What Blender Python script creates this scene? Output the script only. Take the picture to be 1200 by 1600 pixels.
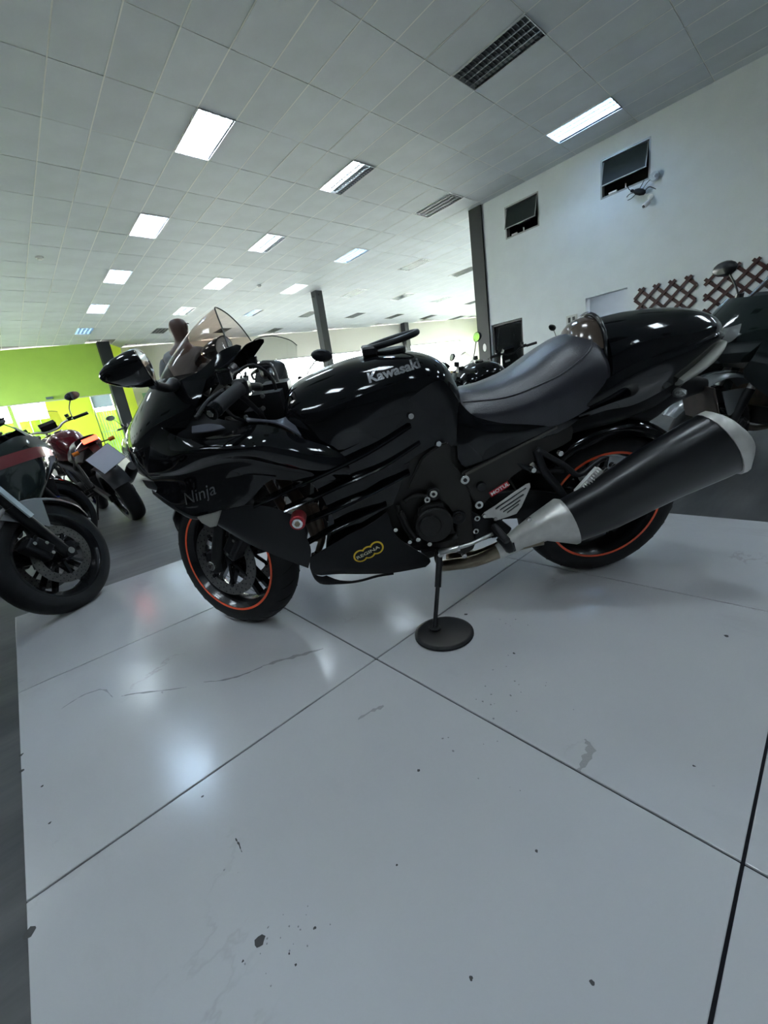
import bpy, bmesh, math, random
from mathutils import Vector, Matrix
from mathutils.bvhtree import BVHTree
random.seed(7)
PI = math.pi
C = bpy.context.scene.collection
for o_ in list(bpy.data.objects): bpy.data.objects.remove(o_)

# ------------------------------------------------------------------ camera
cam_d = bpy.data.cameras.new('camera'); cam = bpy.data.objects.new('camera', cam_d); C.objects.link(cam)
EYE = Vector((0, 0, .83))
yaw, pitch, roll = math.radians(40.704), math.radians(-15.526), math.radians(-8.526)
fw = Vector((math.sin(yaw)*math.cos(pitch), math.cos(yaw)*math.cos(pitch), math.sin(pitch)))
r0 = Vector((math.cos(yaw), -math.sin(yaw), 0)); u0 = r0.cross(fw)
rt = r0*math.cos(roll) + u0*math.sin(roll); upv = -r0*math.sin(roll) + u0*math.cos(roll)
cam.matrix_world = Matrix(((rt.x, upv.x, -fw.x, EYE.x), (rt.y, upv.y, -fw.y, EYE.y), (rt.z, upv.z, -fw.z, EYE.z), (0, 0, 0, 1)))
cam_d.sensor_fit = 'VERTICAL'; cam_d.sensor_height = 36; cam_d.lens = 36*634.5/1600
cam_d.clip_start = .02; cam_d.clip_end = 300
bpy.context.scene.camera = cam
sc = bpy.context.scene
sc.view_settings.view_transform = 'Standard'; sc.view_settings.look = 'None'
sc.view_settings.gamma = 1; sc.view_settings.use_curve_mapping = False
sc.view_settings.exposure = 0.7

# ------------------------------------------------------------------ world: bright hazy daylight
w = bpy.data.worlds.new('world'); sc.world = w; w.use_nodes = True
nt = w.node_tree; nt.nodes.clear()
wo = nt.nodes.new('ShaderNodeOutputWorld'); bg = nt.nodes.new('ShaderNodeBackground')
sky = nt.nodes.new('ShaderNodeTexSky'); sky.sky_type = 'HOSEK_WILKIE'; sky.sun_direction = (-.3, .5, .8)
mixw = nt.nodes.new('ShaderNodeMixRGB'); mixw.inputs[0].default_value = .75; mixw.inputs[2].default_value = (1, 1, .97, 1)
nt.links.new(sky.outputs[0], mixw.inputs[1]); nt.links.new(mixw.outputs[0], bg.inputs[0])
bg.inputs[1].default_value = 42
nt.links.new(bg.outputs[0], wo.inputs[0])

# ------------------------------------------------------------------ helpers
MATS = {}
def mat(name, col, rough=.5, metal=0, coat=0, noise=.0, nscale=30, bump=0, bscale=80, emit=0, trans=0, ior=1.45, alpha=1, spec=.5, rnoise=0, obj_rand=0):
    if name in MATS: return MATS[name]
    m = bpy.data.materials.new(name); m.use_nodes = True; t = m.node_tree; b = t.nodes['Principled BSDF']
    b.inputs['Base Color'].default_value = (*col, 1); b.inputs['Roughness'].default_value = rough
    b.inputs['Metallic'].default_value = metal; b.inputs['IOR'].default_value = ior
    b.inputs['Specular IOR Level'].default_value = spec
    if coat: b.inputs['Coat Weight'].default_value = coat; b.inputs['Coat Roughness'].default_value = .03
    if trans: b.inputs['Transmission Weight'].default_value = trans
    if alpha < 1: b.inputs['Alpha'].default_value = alpha
    if emit: b.inputs['Emission Color'].default_value = (*col, 1); b.inputs['Emission Strength'].default_value = emit
    tc = t.nodes.new('ShaderNodeTexCoord')
    nz = t.nodes.new('ShaderNodeTexNoise'); nz.inputs['Scale'].default_value = nscale; nz.inputs['Detail'].default_value = 4
    t.links.new(tc.outputs['Object'], nz.inputs['Vector'])
    if noise or obj_rand:
        mx = t.nodes.new('ShaderNodeMixRGB'); mx.blend_type = 'MULTIPLY'; mx.inputs[0].default_value = 1
        mr = t.nodes.new('ShaderNodeMapRange'); mr.inputs[3].default_value = 1-noise; mr.inputs[4].default_value = 1+noise
        mr.inputs[1].default_value = .3; mr.inputs[2].default_value = .7
        t.links.new(nz.outputs[0], mr.inputs[0]); src = mr.outputs[0]
        if obj_rand:
            oi = t.nodes.new('ShaderNodeObjectInfo'); m2 = t.nodes.new('ShaderNodeMapRange')
            m2.inputs[3].default_value = 1-obj_rand; m2.inputs[4].default_value = 1+obj_rand
            t.links.new(oi.outputs['Random'], m2.inputs[0]); mm = t.nodes.new('ShaderNodeMath'); mm.operation = 'MULTIPLY'
            t.links.new(src, mm.inputs[0]); t.links.new(m2.outputs[0], mm.inputs[1]); src = mm.outputs[0]
        mx.inputs[1].default_value = (*col, 1); t.links.new(src, mx.inputs[2]); t.links.new(mx.outputs[0], b.inputs['Base Color'])
    if rnoise:
        m3 = t.nodes.new('ShaderNodeMapRange'); m3.inputs[3].default_value = max(0, rough-rnoise); m3.inputs[4].default_value = rough+rnoise
        t.links.new(nz.outputs[0], m3.inputs[0]); t.links.new(m3.outputs[0], b.inputs['Roughness'])
    if bump:
        nb = t.nodes.new('ShaderNodeTexNoise'); nb.inputs['Scale'].default_value = bscale; nb.inputs['Detail'].default_value = 3
        t.links.new(tc.outputs['Object'], nb.inputs['Vector'])
        bp = t.nodes.new('ShaderNodeBump'); bp.inputs['Strength'].default_value = bump; bp.inputs['Distance'].default_value = .002
        t.links.new(nb.outputs[0], bp.inputs['Height']); t.links.new(bp.outputs[0], b.inputs['Normal'])
    MATS[name] = m; return m

def tag(o, label=None, cat=None, group=None, kind=None):
    if label: o['label'] = label
    if cat: o['category'] = cat
    if group: o['group'] = group
    if kind: o['kind'] = kind
    return o
def empty(name, label, cat, M=None, group=None):
    o = bpy.data.objects.new(name, None); C.objects.link(o); o.empty_display_size = .1
    if M is not None: o.matrix_world = M
    return tag(o, label, cat, group)
def mk(name, vs, fs, m, parent=None, smooth=True, mw=None):
    me = bpy.data.meshes.new(name); me.from_pydata([tuple(v) for v in vs], [], [tuple(f) for f in fs]); me.validate()
    if smooth:
        for p in me.polygons: p.use_smooth = True
    if m: me.materials.append(m)
    o = bpy.data.objects.new(name, me); C.objects.link(o)
    if parent: o.parent = parent
    return o
def mkb(name, bm, m, parent=None, smooth=False, autosm=None):
    me = bpy.data.meshes.new(name); bm.to_mesh(me); bm.free()
    if smooth:
        for p in me.polygons: p.use_smooth = True
    if m: me.materials.append(m)
    o = bpy.data.objects.new(name, me); C.objects.link(o)
    if parent: o.parent = parent
    if autosm: sharp(o, autosm)
    return o
def sharp(o, ang=35):
    me = o.data
    for p in me.polygons: p.use_smooth = True
    bm = bmesh.new(); bm.from_mesh(me); a = math.radians(ang)
    for e in bm.edges:
        if len(e.link_faces) == 2 and e.calc_face_angle(0) > a: e.smooth = False
    bm.to_mesh(me); bm.free(); return o

class MB:
    """collects shapes into one mesh"""
    def __init__(s): s.v = []; s.f = []
    def add(s, vs, fs):
        n = len(s.v); s.v += [tuple(v) for v in vs]; s.f += [tuple(i+n for i in f) for f in fs]; return s
    def box(s, c, d, M=None):
        x, y, z = d[0]/2, d[1]/2, d[2]/2
        vs = [Vector((i*x, j*y, k*z)) for k in (-1, 1) for j in (-1, 1) for i in (-1, 1)]
        if M: vs = [M @ v for v in vs]
        vs = [v+Vector(c) for v in vs]
        return s.add(vs, [(0, 2, 3, 1), (4, 5, 7, 6), (0, 1, 5, 4), (2, 6, 7, 3), (0, 4, 6, 2), (1, 3, 7, 5)])
    def beam(s, a, b, wd, ht, upd=(0, 0, 1)):
        a = Vector(a); b = Vector(b); d = (b-a).normalized(); u = Vector(upd); sd = d.cross(u).normalized(); u = sd.cross(d)
        vs = [p+sd*(i*wd/2)+u*(j*ht/2) for p in (a, b) for i, j in ((-1, -1), (1, -1), (1, 1), (-1, 1))]
        return s.add(vs, [(0, 3, 2, 1), (4, 5, 6, 7), (0, 1, 5, 4), (1, 2, 6, 5), (2, 3, 7, 6), (3, 0, 4, 7)])
    def tube(s, pts, r, n=10, closed=False, smooth=True):
        pts = [Vector(p) for p in pts]; k = len(pts); rs = r if isinstance(r, (list, tuple)) else [r]*k
        if smooth and k > 2 and not closed:
            out = []; ro = []
            for i in range(k-1):
                p0 = pts[max(i-1, 0)]; p1 = pts[i]; p2 = pts[i+1]; p3 = pts[min(i+2, k-1)]
                for j in range(4):
                    t = j/4; out.append(cr(p0, p1, p2, p3, t)); ro.append(rs[i]*(1-t)+rs[i+1]*t)
            out.append(pts[-1]); ro.append(rs[-1]); pts = out; rs = ro; k = len(pts)
        prev = None; vs = []
        for i, p in enumerate(pts):
            if closed: d = pts[(i+1) % k]-pts[i-1]
            else: d = pts[min(i+1, k-1)]-pts[max(i-1, 0)]
            d.normalize()
            if prev is None: prev = Vector((0, 0, 1)) if abs(d.z) < .9 else Vector((1, 0, 0))
            a = d.cross(prev).normalized(); b = a.cross(d).normalized(); prev = b
            for j in range(n):
                th = 2*PI*j/n; vs.append(p+a*math.cos(th)*rs[i]+b*math.sin(th)*rs[i])
        fs = []
        for i in range(k if closed else k-1):
            for j in range(n):
                i2 = (i+1) % k; fs.append((i*n+j, i*n+(j+1) % n, i2*n+(j+1) % n, i2*n+j))
        if not closed: fs.append(tuple(range(n-1, -1, -1))); fs.append(tuple((k-1)*n+j for j in range(n)))
        return s.add(vs, fs)
    def lathe(s, prof, M, n=24, a0=0, a1=2*PI):
        """prof (radius, axial) about local Y; angle 0 = +X, to +Z"""
        full = abs(a1-a0-2*PI) < 1e-6; k = n if full else n+1; m = len(prof); vs = []
        for i in range(k):
            a = a0+(a1-a0)*i/n
            for r, y in prof: vs.append(M @ Vector((r*math.cos(a), y, r*math.sin(a))))
        fs = []
        for i in range(n):
            i2 = (i+1) % k
            for j in range(m-1): fs.append((i*m+j, i2*m+j, i2*m+j+1, i*m+j+1))
        return s.add(vs, fs)
    def disc(s, c, ax, r, t, n=16):
        """solid disc centred c, axis ax, thickness t"""
        ax = Vector(ax).normalized(); q = Vector((0, 1, 0)).rotation_difference(ax).to_matrix().to_4x4()
        M = Matrix.Translation(Vector(c)) @ q
        return s.lathe([(0, -t/2), (r*.94, -t/2), (r, -t/2+.06*r), (r, t/2-.06*r), (r*.94, t/2), (0, t/2)], M, n)
    def build(s, name, m, parent=None, smooth=False, ang=None):
        o = mk(name, s.v, s.f, m, parent, smooth)
        if ang: sharp(o, ang)
        return o
def cr(a, b, c, d, t):
    return (b*2+(c-a)*t+(a*2-b*5+c*4-d)*t*t+(b*3-a-c*3+d)*t*t*t)*.5
def crl(pts, n, closed=False):
    pts = [Vector(p) for p in pts]; k = len(pts); out = []
    for i in range(k if closed else k-1):
        if closed: a, b, c, d = pts[i-1], pts[i], pts[(i+1) % k], pts[(i+2) % k]
        else: a, b, c, d = pts[max(i-1, 0)], pts[i], pts[i+1], pts[min(i+2, k-1)]
        for j in range(n): out.append(cr(a, b, c, d, j/n))
    if not closed: out.append(pts[-1])
    return out
def grid(rows, nu=5, nv=5):
    r1 = [crl(r, nu) for r in rows]; cols = list(zip(*r1)); c2 = [crl(c, nv) for c in cols]
    return [list(r) for r in zip(*c2)]
def patch(name, rows, m, parent, nu=5, nv=5, thick=.004, flip=False, mirror=False, label=None):
    """smooth surface through rows of control points, given thickness"""
    g = grid(rows, nu, nv); R_, K = len(g), len(g[0]); vs = [v for r in g for v in r]
    fs = [(i*K+j, i*K+j+1, (i+1)*K+j+1, (i+1)*K+j) for i in range(R_-1) for j in range(K-1)]
    bm = bmesh.new(); bv = [bm.verts.new(v) for v in vs]
    for f in fs:
        try: bm.faces.new([bv[i] for i in f])
        except Exception: pass
    bmesh.ops.remove_doubles(bm, verts=bm.verts, dist=1e-5); bm.normal_update()
    ny = sum((f.normal.y*f.calc_area() for f in bm.faces))
    if (ny < 0) != flip: bmesh.ops.reverse_faces(bm, faces=bm.faces)
    bm.normal_update()
    if thick:
        bmesh.ops.solidify(bm, geom=list(bm.faces), thickness=thick)
    o = mkb(name, bm, m, parent, autosm=40)
    if label: o['label'] = label
    if mirror: mirrored(o, parent)
    return o
def mirrored(o, parent):
    me = o.data.copy()
    for v in me.vertices: v.co.y = -v.co.y
    me.flip_normals(); q = bpy.data.objects.new(o.name.split('.')[0], me); C.objects.link(q); q.parent = parent
    if 'label' in o: q['label'] = o['label']
    return q
def symloft(name, rows, m, parent, nu=4, nv=5, caps=True, label=None):
    """rows: sections front->rear; each a half section from the top centre (y=0) outwards/down"""
    g = grid(rows, nu, nv); K = len(g[0]); vs = []; fs = []
    for r in g:
        for v in r: vs.append(v)
        for v in r: vs.append(Vector((v.x, -v.y, v.z)))
    W = 2*K
    for i in range(len(g)-1):
        for j in range(K-1):
            fs.append((i*W+j, i*W+j+1, (i+1)*W+j+1, (i+1)*W+j)); fs.append((i*W+K+j, (i+1)*W+K+j, (i+1)*W+K+j+1, i*W+K+j+1))
        fs.append((i*W+K-1, i*W+2*K-1, (i+1)*W+2*K-1, (i+1)*W+K-1))
    if caps:
        for i, rev in ((0, 1), (len(g)-1, 0)):
            a = [i*W+j for j in range(K)]+[i*W+K+j for j in range(K-1, -1, -1)]
            fs.append(tuple(a[::-1] if rev else a))
    bm = bmesh.new(); bv = [bm.verts.new(v) for v in vs]
    for f in fs:
        try: bm.faces.new([bv[i] for i in f])
        except Exception: pass
    bmesh.ops.remove_doubles(bm, verts=bm.verts, dist=1e-5); bmesh.ops.recalc_face_normals(bm, faces=bm.faces)
    o = mkb(name, bm, m, parent, autosm=48)
    if label: o['label'] = label
    return o
def plate(name, outline, m, parent, thick=.006, bev=.0015, mirror=False, holes=(), smooth_n=0, label=None):
    """flat-ish plate from an outline of (x, y, z); thickness goes to -y; bevelled front edge"""
    pts = [Vector(p) for p in outline]
    if smooth_n: pts = crl(pts, smooth_n, True)
    bm = bmesh.new(); n = len(pts)
    c = sum(pts, Vector())/n
    if holes:
        loops = [pts]+[[Vector(p) for p in h_] for h_ in holes]; edges = []
        for lp in loops:
            vv = [bm.verts.new(p) for p in lp]
            for i in range(len(vv)): edges.append(bm.edges.new((vv[i-1], vv[i])))
        bmesh.ops.triangle_fill(bm, use_beauty=True, edges=edges)
    else:
        vv = [bm.verts.new(p) for p in pts]; e = [bm.edges.new((vv[i-1], vv[i])) for i in range(n)]
        bmesh.ops.triangle_fill(bm, use_beauty=True, edges=e)
    bm.normal_update()
    if sum(f.normal.y*f.calc_area() for f in bm.faces) < 0: bmesh.ops.reverse_faces(bm, faces=bm.faces)
    ex = bmesh.ops.extrude_face_region(bm, geom=list(bm.faces))
    nv_ = [v for v in ex['geom'] if isinstance(v, bmesh.types.BMVert)]
    bmesh.ops.translate(bm, verts=nv_, vec=(0, thick, 0))
    bmesh.ops.translate(bm, verts=bm.verts, vec=(0, -thick, 0))
    bmesh.ops.recalc_face_normals(bm, faces=bm.faces)
    if bev:
        es = [e for e in bm.edges if len(e.link_faces) == 2 and e.calc_face_angle(0) > 1.0]
        try: bmesh.ops.bevel(bm, geom=es, offset=bev, segments=2, affect='EDGES')
        except Exception: pass
    o = mkb(name, bm, m, parent, autosm=30)
    if label: o['label'] = label
    if mirror: mirrored(o, parent)
    return o
def copy_tree(o, parent=None):
    c = o.copy(); C.objects.link(c)
    if parent: c.parent = parent
    for ch in list(o.children): copy_tree(ch, c)
    return c
FONT_CACHE = {}
def text_mesh(s, shear=0, extrude=.0, bold=0, spacing=1.0):
    cu = bpy.data.curves.new('txt', 'FONT'); cu.body = s; cu.size = 1; cu.shear = shear; cu.offset = bold; cu.space_character = spacing
    cu.resolution_u = 3; o = bpy.data.objects.new('txt', cu); C.objects.link(o)
    bpy.context.view_layer.update(); dg = bpy.context.evaluated_depsgraph_get()
    me = bpy.data.meshes.new_from_object(o.evaluated_get(dg)); bpy.data.objects.remove(o); bpy.data.curves.remove(cu)
    return me
def decal_text(name, s, a, b, hgt, target, m, parent, shear=0, off=.0015, bold=0, y0=1.0, label=None, stretch=None):
    """letters laid on target's +y side between a and b (points in the parent's frame)"""
    me = text_mesh(s, shear, bold=bold); xs = [v.co.x for v in me.vertices]; x0, x1 = min(xs), max(xs)
    a = Vector(a); b = Vector(b); d = (b-a); d.y = 0; L_ = d.length; d.normalize(); upn = Vector((d.z, 0, -d.x))
    if upn.z < 0: upn = -upn
    bm = bmesh.new(); bm.from_mesh(me)
    bmesh.ops.subdivide_edges(bm, edges=[e for e in bm.edges if e.calc_length() > .25], cuts=2)
    t = BVHTree.FromPolygons([v.co for v in target.data.vertices], [p.vertices for p in target.data.polygons])
    for v in bm.verts:
        p = a+d*((v.co.x-x0)/(x1-x0)*L_)+upn*(v.co.y*hgt)
        hit = t.ray_cast(Vector((p.x, y0, p.z)), Vector((0, -1, 0)))
        v.co = Vector((p.x, (hit[0].y if hit[0] else a.y)+off, p.z))
    o = mkb(name, bm, m, parent)
    if label: o['label'] = label
    return o

# ------------------------------------------------------------------ materials
M_black = mat('gloss_black_paint', (.0035, .004, .005), .08, 0, .25, spec=.38)
M_satin = mat('satin_black_plastic', (.007, .0075, .009), .38, spec=.32, bump=.1, bscale=400)
M_matte = mat('matte_black_plastic', (.007, .0075, .009), .55, spec=.28, bump=.15, bscale=500)
M_frame = mat('dark_painted_aluminium', (.019, .0175, .0155), .45, .2, noise=.15, nscale=8)
M_eng = mat('engine_black', (.008, .0075, .007), .48, .1, noise=.3, nscale=20, bump=.3, bscale=150)
M_tyre = mat('tyre_rubber', (.010, .0105, .012), .62, spec=.35, bump=.25, bscale=200, noise=.2, nscale=25)
M_rim = mat('black_rim', (.008, .008, .010), .25, .2, .2)
M_steel = mat('brushed_steel', (.55, .55, .54), .32, 1, noise=.1, nscale=40)
M_disc = mat('brake_disc_steel', (.16, .155, .15), .38, 1, noise=.2, nscale=60)
M_alu = mat('cast_aluminium', (.60, .59, .56), .36, .5, noise=.08, nscale=30, bump=.08, bscale=200)
M_pipe = mat('heat_tinted_pipe', (.32, .27, .20), .34, 1, noise=.25, nscale=12)
M_bolt = mat('bolt_steel', (.6, .6, .58), .25, 1)
M_rad = mat('bronze_radiator', (.085, .062, .045), .5, .4, noise=.3, nscale=30)
M_tape = mat('red_orange_rim_tape', (1.0, .12, .045), .3, noise=.03)
M_leather = mat('seat_leather', (.012, .012, .019), .33, spec=.75, bump=.5, bscale=260, noise=.25, nscale=14)
M_chrome = mat('chrome', (.8, .8, .8), .08, 1)
M_silver = mat('silver_lettering', (.42, .43, .45), .25, .9)
M_rubber = mat('grip_rubber', (.013, .013, .014), .6, bump=.6, bscale=300)
M_red = mat('sticker_red', (.55, .02, .03), .35)
M_white = mat('sticker_white', (.8, .8, .8), .4)
M_yellow = mat('sticker_yellow', (.75, .5, .03), .4)
M_screen = mat('smoked_screen', (.62, .56, .53), .02, trans=1, ior=1.15)
M_clear = mat('clear_lens', (.9, .92, .92), .05, trans=.85, ior=1.3)
M_lens = mat('frosted_lens', (.55, .55, .5), .18, trans=.35, ior=1.4)
M_mirror = mat('mirror_glass', (.75, .78, .82), .03, 1)
M_anod = mat('red_anodised', (.45, .05, .06), .3, .8)
M_plate = mat('brown_bracket', (.06, .045, .038), .5, .2, noise=.2, nscale=30)
def glassmat(name, tint, a=.25):
    m = bpy.data.materials.new(name); m.use_nodes = True; t = m.node_tree; t.nodes.clear()
    out = t.nodes.new('ShaderNodeOutputMaterial'); g = t.nodes.new('ShaderNodeBsdfGlossy'); g.inputs['Roughness'].default_value = .02
    tr = t.nodes.new('ShaderNodeBsdfTransparent'); tr.inputs[0].default_value = (*tint, 1)
    lw = t.nodes.new('ShaderNodeLayerWeight'); lw.inputs[0].default_value = .5; pw = t.nodes.new('ShaderNodeMath'); pw.operation = 'POWER'; pw.inputs[1].default_value = 5; t.links.new(lw.outputs['Facing'], pw.inputs[0]); fr = t.nodes.new('ShaderNodeMath'); fr.operation = 'MULTIPLY_ADD'; fr.inputs[1].default_value = .85; fr.inputs[2].default_value = .05; t.links.new(pw.outputs[0], fr.inputs[0]); mx = t.nodes.new('ShaderNodeMixShader')
    t.links.new(fr.outputs[0], mx.inputs[0]); t.links.new(tr.outputs[0], mx.inputs[1]); t.links.new(g.outputs[0], mx.inputs[2])
    t.links.new(mx.outputs[0], out.inputs[0]); return m
M_smoke = glassmat('smoke_tinted_screen', (.80, .71, .66))
M_clearg = glassmat('clear_screen', (.80, .83, .82))
M_window = glassmat('window_glass', (.93, .96, .95))
# ------------------------------------------------------------------ room materials
M_wall = mat('white_painted_wall', (.60, .64, .67), .7, noise=.03, nscale=3, bump=.1, bscale=60)
M_unlitwall = mat('unlit_dark_wall', (.045, .05, .055), .7, noise=.05, nscale=2)  # dark colour stands for unlit unseen walls, keeps bike reflections dark
M_cream = mat('cream_wall', (.80, .77, .70), .7, noise=.02)
M_green = mat('lime_green_wall', (.22, .365, .04), .55, noise=.03, nscale=2)
M_lime = mat('yellow_green_wall', (.52, .66, .03), .55)
M_panel = mat('ceiling_panel', (.60, .64, .69), .62, noise=.06, nscale=1.6, obj_rand=.05, bump=.1, bscale=40)
M_rail = mat('ceiling_rail', (.85, .85, .83), .5)
M_void = mat('ceiling_void', (.10, .105, .11), .8)
M_post = mat('charcoal_steel_post', (.005, .008, .010), .5, noise=.1)
M_trimgrey = mat('window_aluminium', (.30, .31, .31), .45, .5)
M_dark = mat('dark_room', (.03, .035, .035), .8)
M_shutter = mat('blue_grey_shutter', (.40, .52, .58), .55)
M_darkwood = mat('dark_red_wood', (.032, .007, .005), .45, noise=.3, nscale=20)
M_door = mat('brown_door', (.10, .06, .045), .5)
M_grate = mat('grate_metal', (.35, .38, .40), .5, .4)
M_outside = mat('outside_paving', (.55, .55, .50), .8, noise=.1, nscale=1)
M_refl = mat('light_reflector', (.75, .78, .80), .25, .3)
M_louvre = mat('louvre_aluminium', (.55, .58, .60), .22, .9)
M_tubeoff = mat('unlit_tube', (.62, .66, .68), .3)

def tube_mat(name, col, s): return mat(name, col, .4, emit=s)
M_tubeon = tube_mat('lit_tube', (.58, .78, 1.0), 90)
M_tubewarm = tube_mat('lit_tube_white', (.80, .92, 1.0), 75)
M_tubemid = tube_mat('medium_blue_tube', (.45, .68, 1.0), 30)
M_tubedim = tube_mat('dim_blue_tube', (.45, .70, 1.0), 9)

def floor_mat():
    m = bpy.data.materials.new('grey_concrete_floor'); m.use_nodes = True; t = m.node_tree; b = t.nodes['Principled BSDF']
    tc = t.nodes.new('ShaderNodeTexCoord'); mp = t.nodes.new('ShaderNodeMapping'); mp.inputs['Scale'].default_value = (.35, 2.2, 1)
    t.links.new(tc.outputs['Object'], mp.inputs[0])
    n1 = t.nodes.new('ShaderNodeTexNoise'); n1.inputs['Scale'].default_value = 2.2; n1.inputs['Detail'].default_value = 8; n1.inputs['Roughness'].default_value = .65
    t.links.new(mp.outputs[0], n1.inputs[0])
    cr_ = t.nodes.new('ShaderNodeValToRGB'); e = cr_.color_ramp.elements
    e[0].position = .35; e[0].color = (.020, .023, .026, 1); e[1].position = .68; e[1].color = (.072, .073, .073, 1)
    t.links.new(n1.outputs[0], cr_.inputs[0]); t.links.new(cr_.outputs[0], b.inputs['Base Color'])
    b.inputs['Roughness'].default_value = .55
    n2 = t.nodes.new('ShaderNodeTexNoise'); n2.inputs['Scale'].default_value = 30; t.links.new(tc.outputs['Object'], n2.inputs[0])
    bp = t.nodes.new('ShaderNodeBump'); bp.inputs['Strength'].default_value = .15; bp.inputs['Distance'].default_value = .003
    t.links.new(n2.outputs[0], bp.inputs['Height']); t.links.new(bp.outputs[0], b.inputs['Normal'])
    return m
def tile_mat():
    m = bpy.data.materials.new('white_porcelain_tile'); m.use_nodes = True; t = m.node_tree; b = t.nodes['Principled BSDF']
    ge = t.nodes.new('ShaderNodeNewGeometry')
    def noise(scale, detail, sx=1, sy=1, rot=0):
        mp = t.nodes.new('ShaderNodeMapping'); mp.inputs['Scale'].default_value = (sx, sy, 1); mp.inputs['Rotation'].default_value = (0, 0, rot)
        t.links.new(ge.outputs['Position'], mp.inputs[0]); n = t.nodes.new('ShaderNodeTexNoise'); n.inputs['Scale'].default_value = scale; n.inputs['Detail'].default_value = detail
        n.inputs['Roughness'].default_value = .6; t.links.new(mp.outputs[0], n.inputs[0]); return n
    def ramp(n, a, ca, b_, cb):
        r = t.nodes.new('ShaderNodeValToRGB'); e = r.color_ramp.elements; e[0].position = a; e[0].color = (*ca, 1); e[1].position = b_; e[1].color = (*cb, 1)
        t.links.new(n.outputs[0], r.inputs[0]); return r
    base = ramp(noise(1.3, 3), .3, (.41, .415, .43), .7, (.465, .467, .475))
    cur = base.outputs[0]
    def mul(cur, r, f=1):
        mx = t.nodes.new('ShaderNodeMixRGB'); mx.blend_type = 'MULTIPLY'; mx.inputs[0].default_value = f
        t.links.new(cur, mx.inputs[1]); t.links.new(r.outputs[0], mx.inputs[2]); return mx.outputs[0]
    # faint scuffs
    sc1 = ramp(noise(3.2, 9, 1, .45, .7), .60, (1, 1, 1), .76, (.74, .72, .70)); cur = mul(cur, sc1, .45)
    # specks gated by a large mask
    sp = noise(60, 2); gate = noise(2.0, 4)
    mth = t.nodes.new('ShaderNodeMath'); mth.operation = 'MULTIPLY'; t.links.new(sp.outputs[0], mth.inputs[0]); t.links.new(gate.outputs[0], mth.inputs[1])
    sr = t.nodes.new('ShaderNodeValToRGB'); e = sr.color_ramp.elements; e[0].position = .435; e[0].color = (1, 1, 1, 1); e[1].position = .48; e[1].color = (.35, .35, .36, 1)
    t.links.new(mth.outputs[0], sr.inputs[0]); cur = mul(cur, sr, .85)
    # long crack-like vein
    wv = noise(1.1, 7, .9, 1.4, -.5); vr = t.nodes.new('ShaderNodeValToRGB'); e = vr.color_ramp.elements
    e[0].position = .492; e[0].color = (1, 1, 1, 1); e[1].position = .5; e[1].color = (.80, .78, .76, 1); n3 = e.new(.508); n3.color = (1, 1, 1, 1)
    t.links.new(wv.outputs[0], vr.inputs[0]); gt = noise(1.7, 3, 1, 1, 1); g2 = ramp(gt, .58, (0, 0, 0), .68, (1, 1, 1))
    mx = t.nodes.new('ShaderNodeMixRGB'); mx.blend_type = 'MULTIPLY'; t.links.new(g2.outputs[0], mx.inputs[0]); t.links.new(cur, mx.inputs[1]); t.links.new(vr.outputs[0], mx.inputs[2])
    t.links.new(mx.outputs[0], b.inputs['Base Color'])
    rr = t.nodes.new('ShaderNodeMapRange'); rr.inputs[3].default_value = .13; rr.inputs[4].default_value = .22
    t.links.new(noise(2.5, 5).outputs[0], rr.inputs[0]); t.links.new(rr.outputs[0], b.inputs['Roughness'])
    b.inputs['Specular IOR Level'].default_value = .55
    bp = t.nodes.new('ShaderNodeBump'); bp.inputs['Strength'].default_value = .06; bp.inputs['Distance'].default_value = .002
    t.links.new(noise(9, 4).outputs[0], bp.inputs['Height']); t.links.new(bp.outputs[0], b.inputs['Normal'])
    return m
M_floor = floor_mat(); M_tile = tile_mat()

ZC = 5.53
# ------------------------------------------------------------------ floor and its raised white tiles
fl = MB().box((9.5, 10, -.068), (40, 42, .12)).build('floor', M_floor); tag(fl, kind='structure')
og = MB().box((8, 40, -.16), (120, 110, .1)).build('ground', M_outside); tag(og, kind='structure')
TX = [-.225, .697, 1.623, 2.545]; TY = [2.84, 1.905, .962, .030, -.90, -1.83, -2.76]
grout = MB().box(((TX[0]+TX[3])/2, (TY[0]+TY[-1])/2, -.0065), (TX[3]-TX[0]-.004, TY[0]-TY[-1]-.004, .003)).build('grout', mat('dark_grout', (.012, .012, .015), .9, spec=.1), fl)
for i in range(3):
    for j in range(6):
        x0, x1, y0, y1 = TX[i]+.0026, TX[i+1]-.0026, TY[j+1]+.0026, TY[j]-.0026
        bm = bmesh.new(); bmesh.ops.create_cube(bm, size=1); bmesh.ops.scale(bm, vec=(x1-x0, y1-y0, .008), verts=bm.verts)
        bmesh.ops.bevel(bm, geom=[e for e in bm.edges], offset=.0012, segments=1, affect='EDGES')
        o = mkb('tile', bm, M_tile, fl); o.location = ((x0+x1)/2, (y0+y1)/2, -.004)

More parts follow.
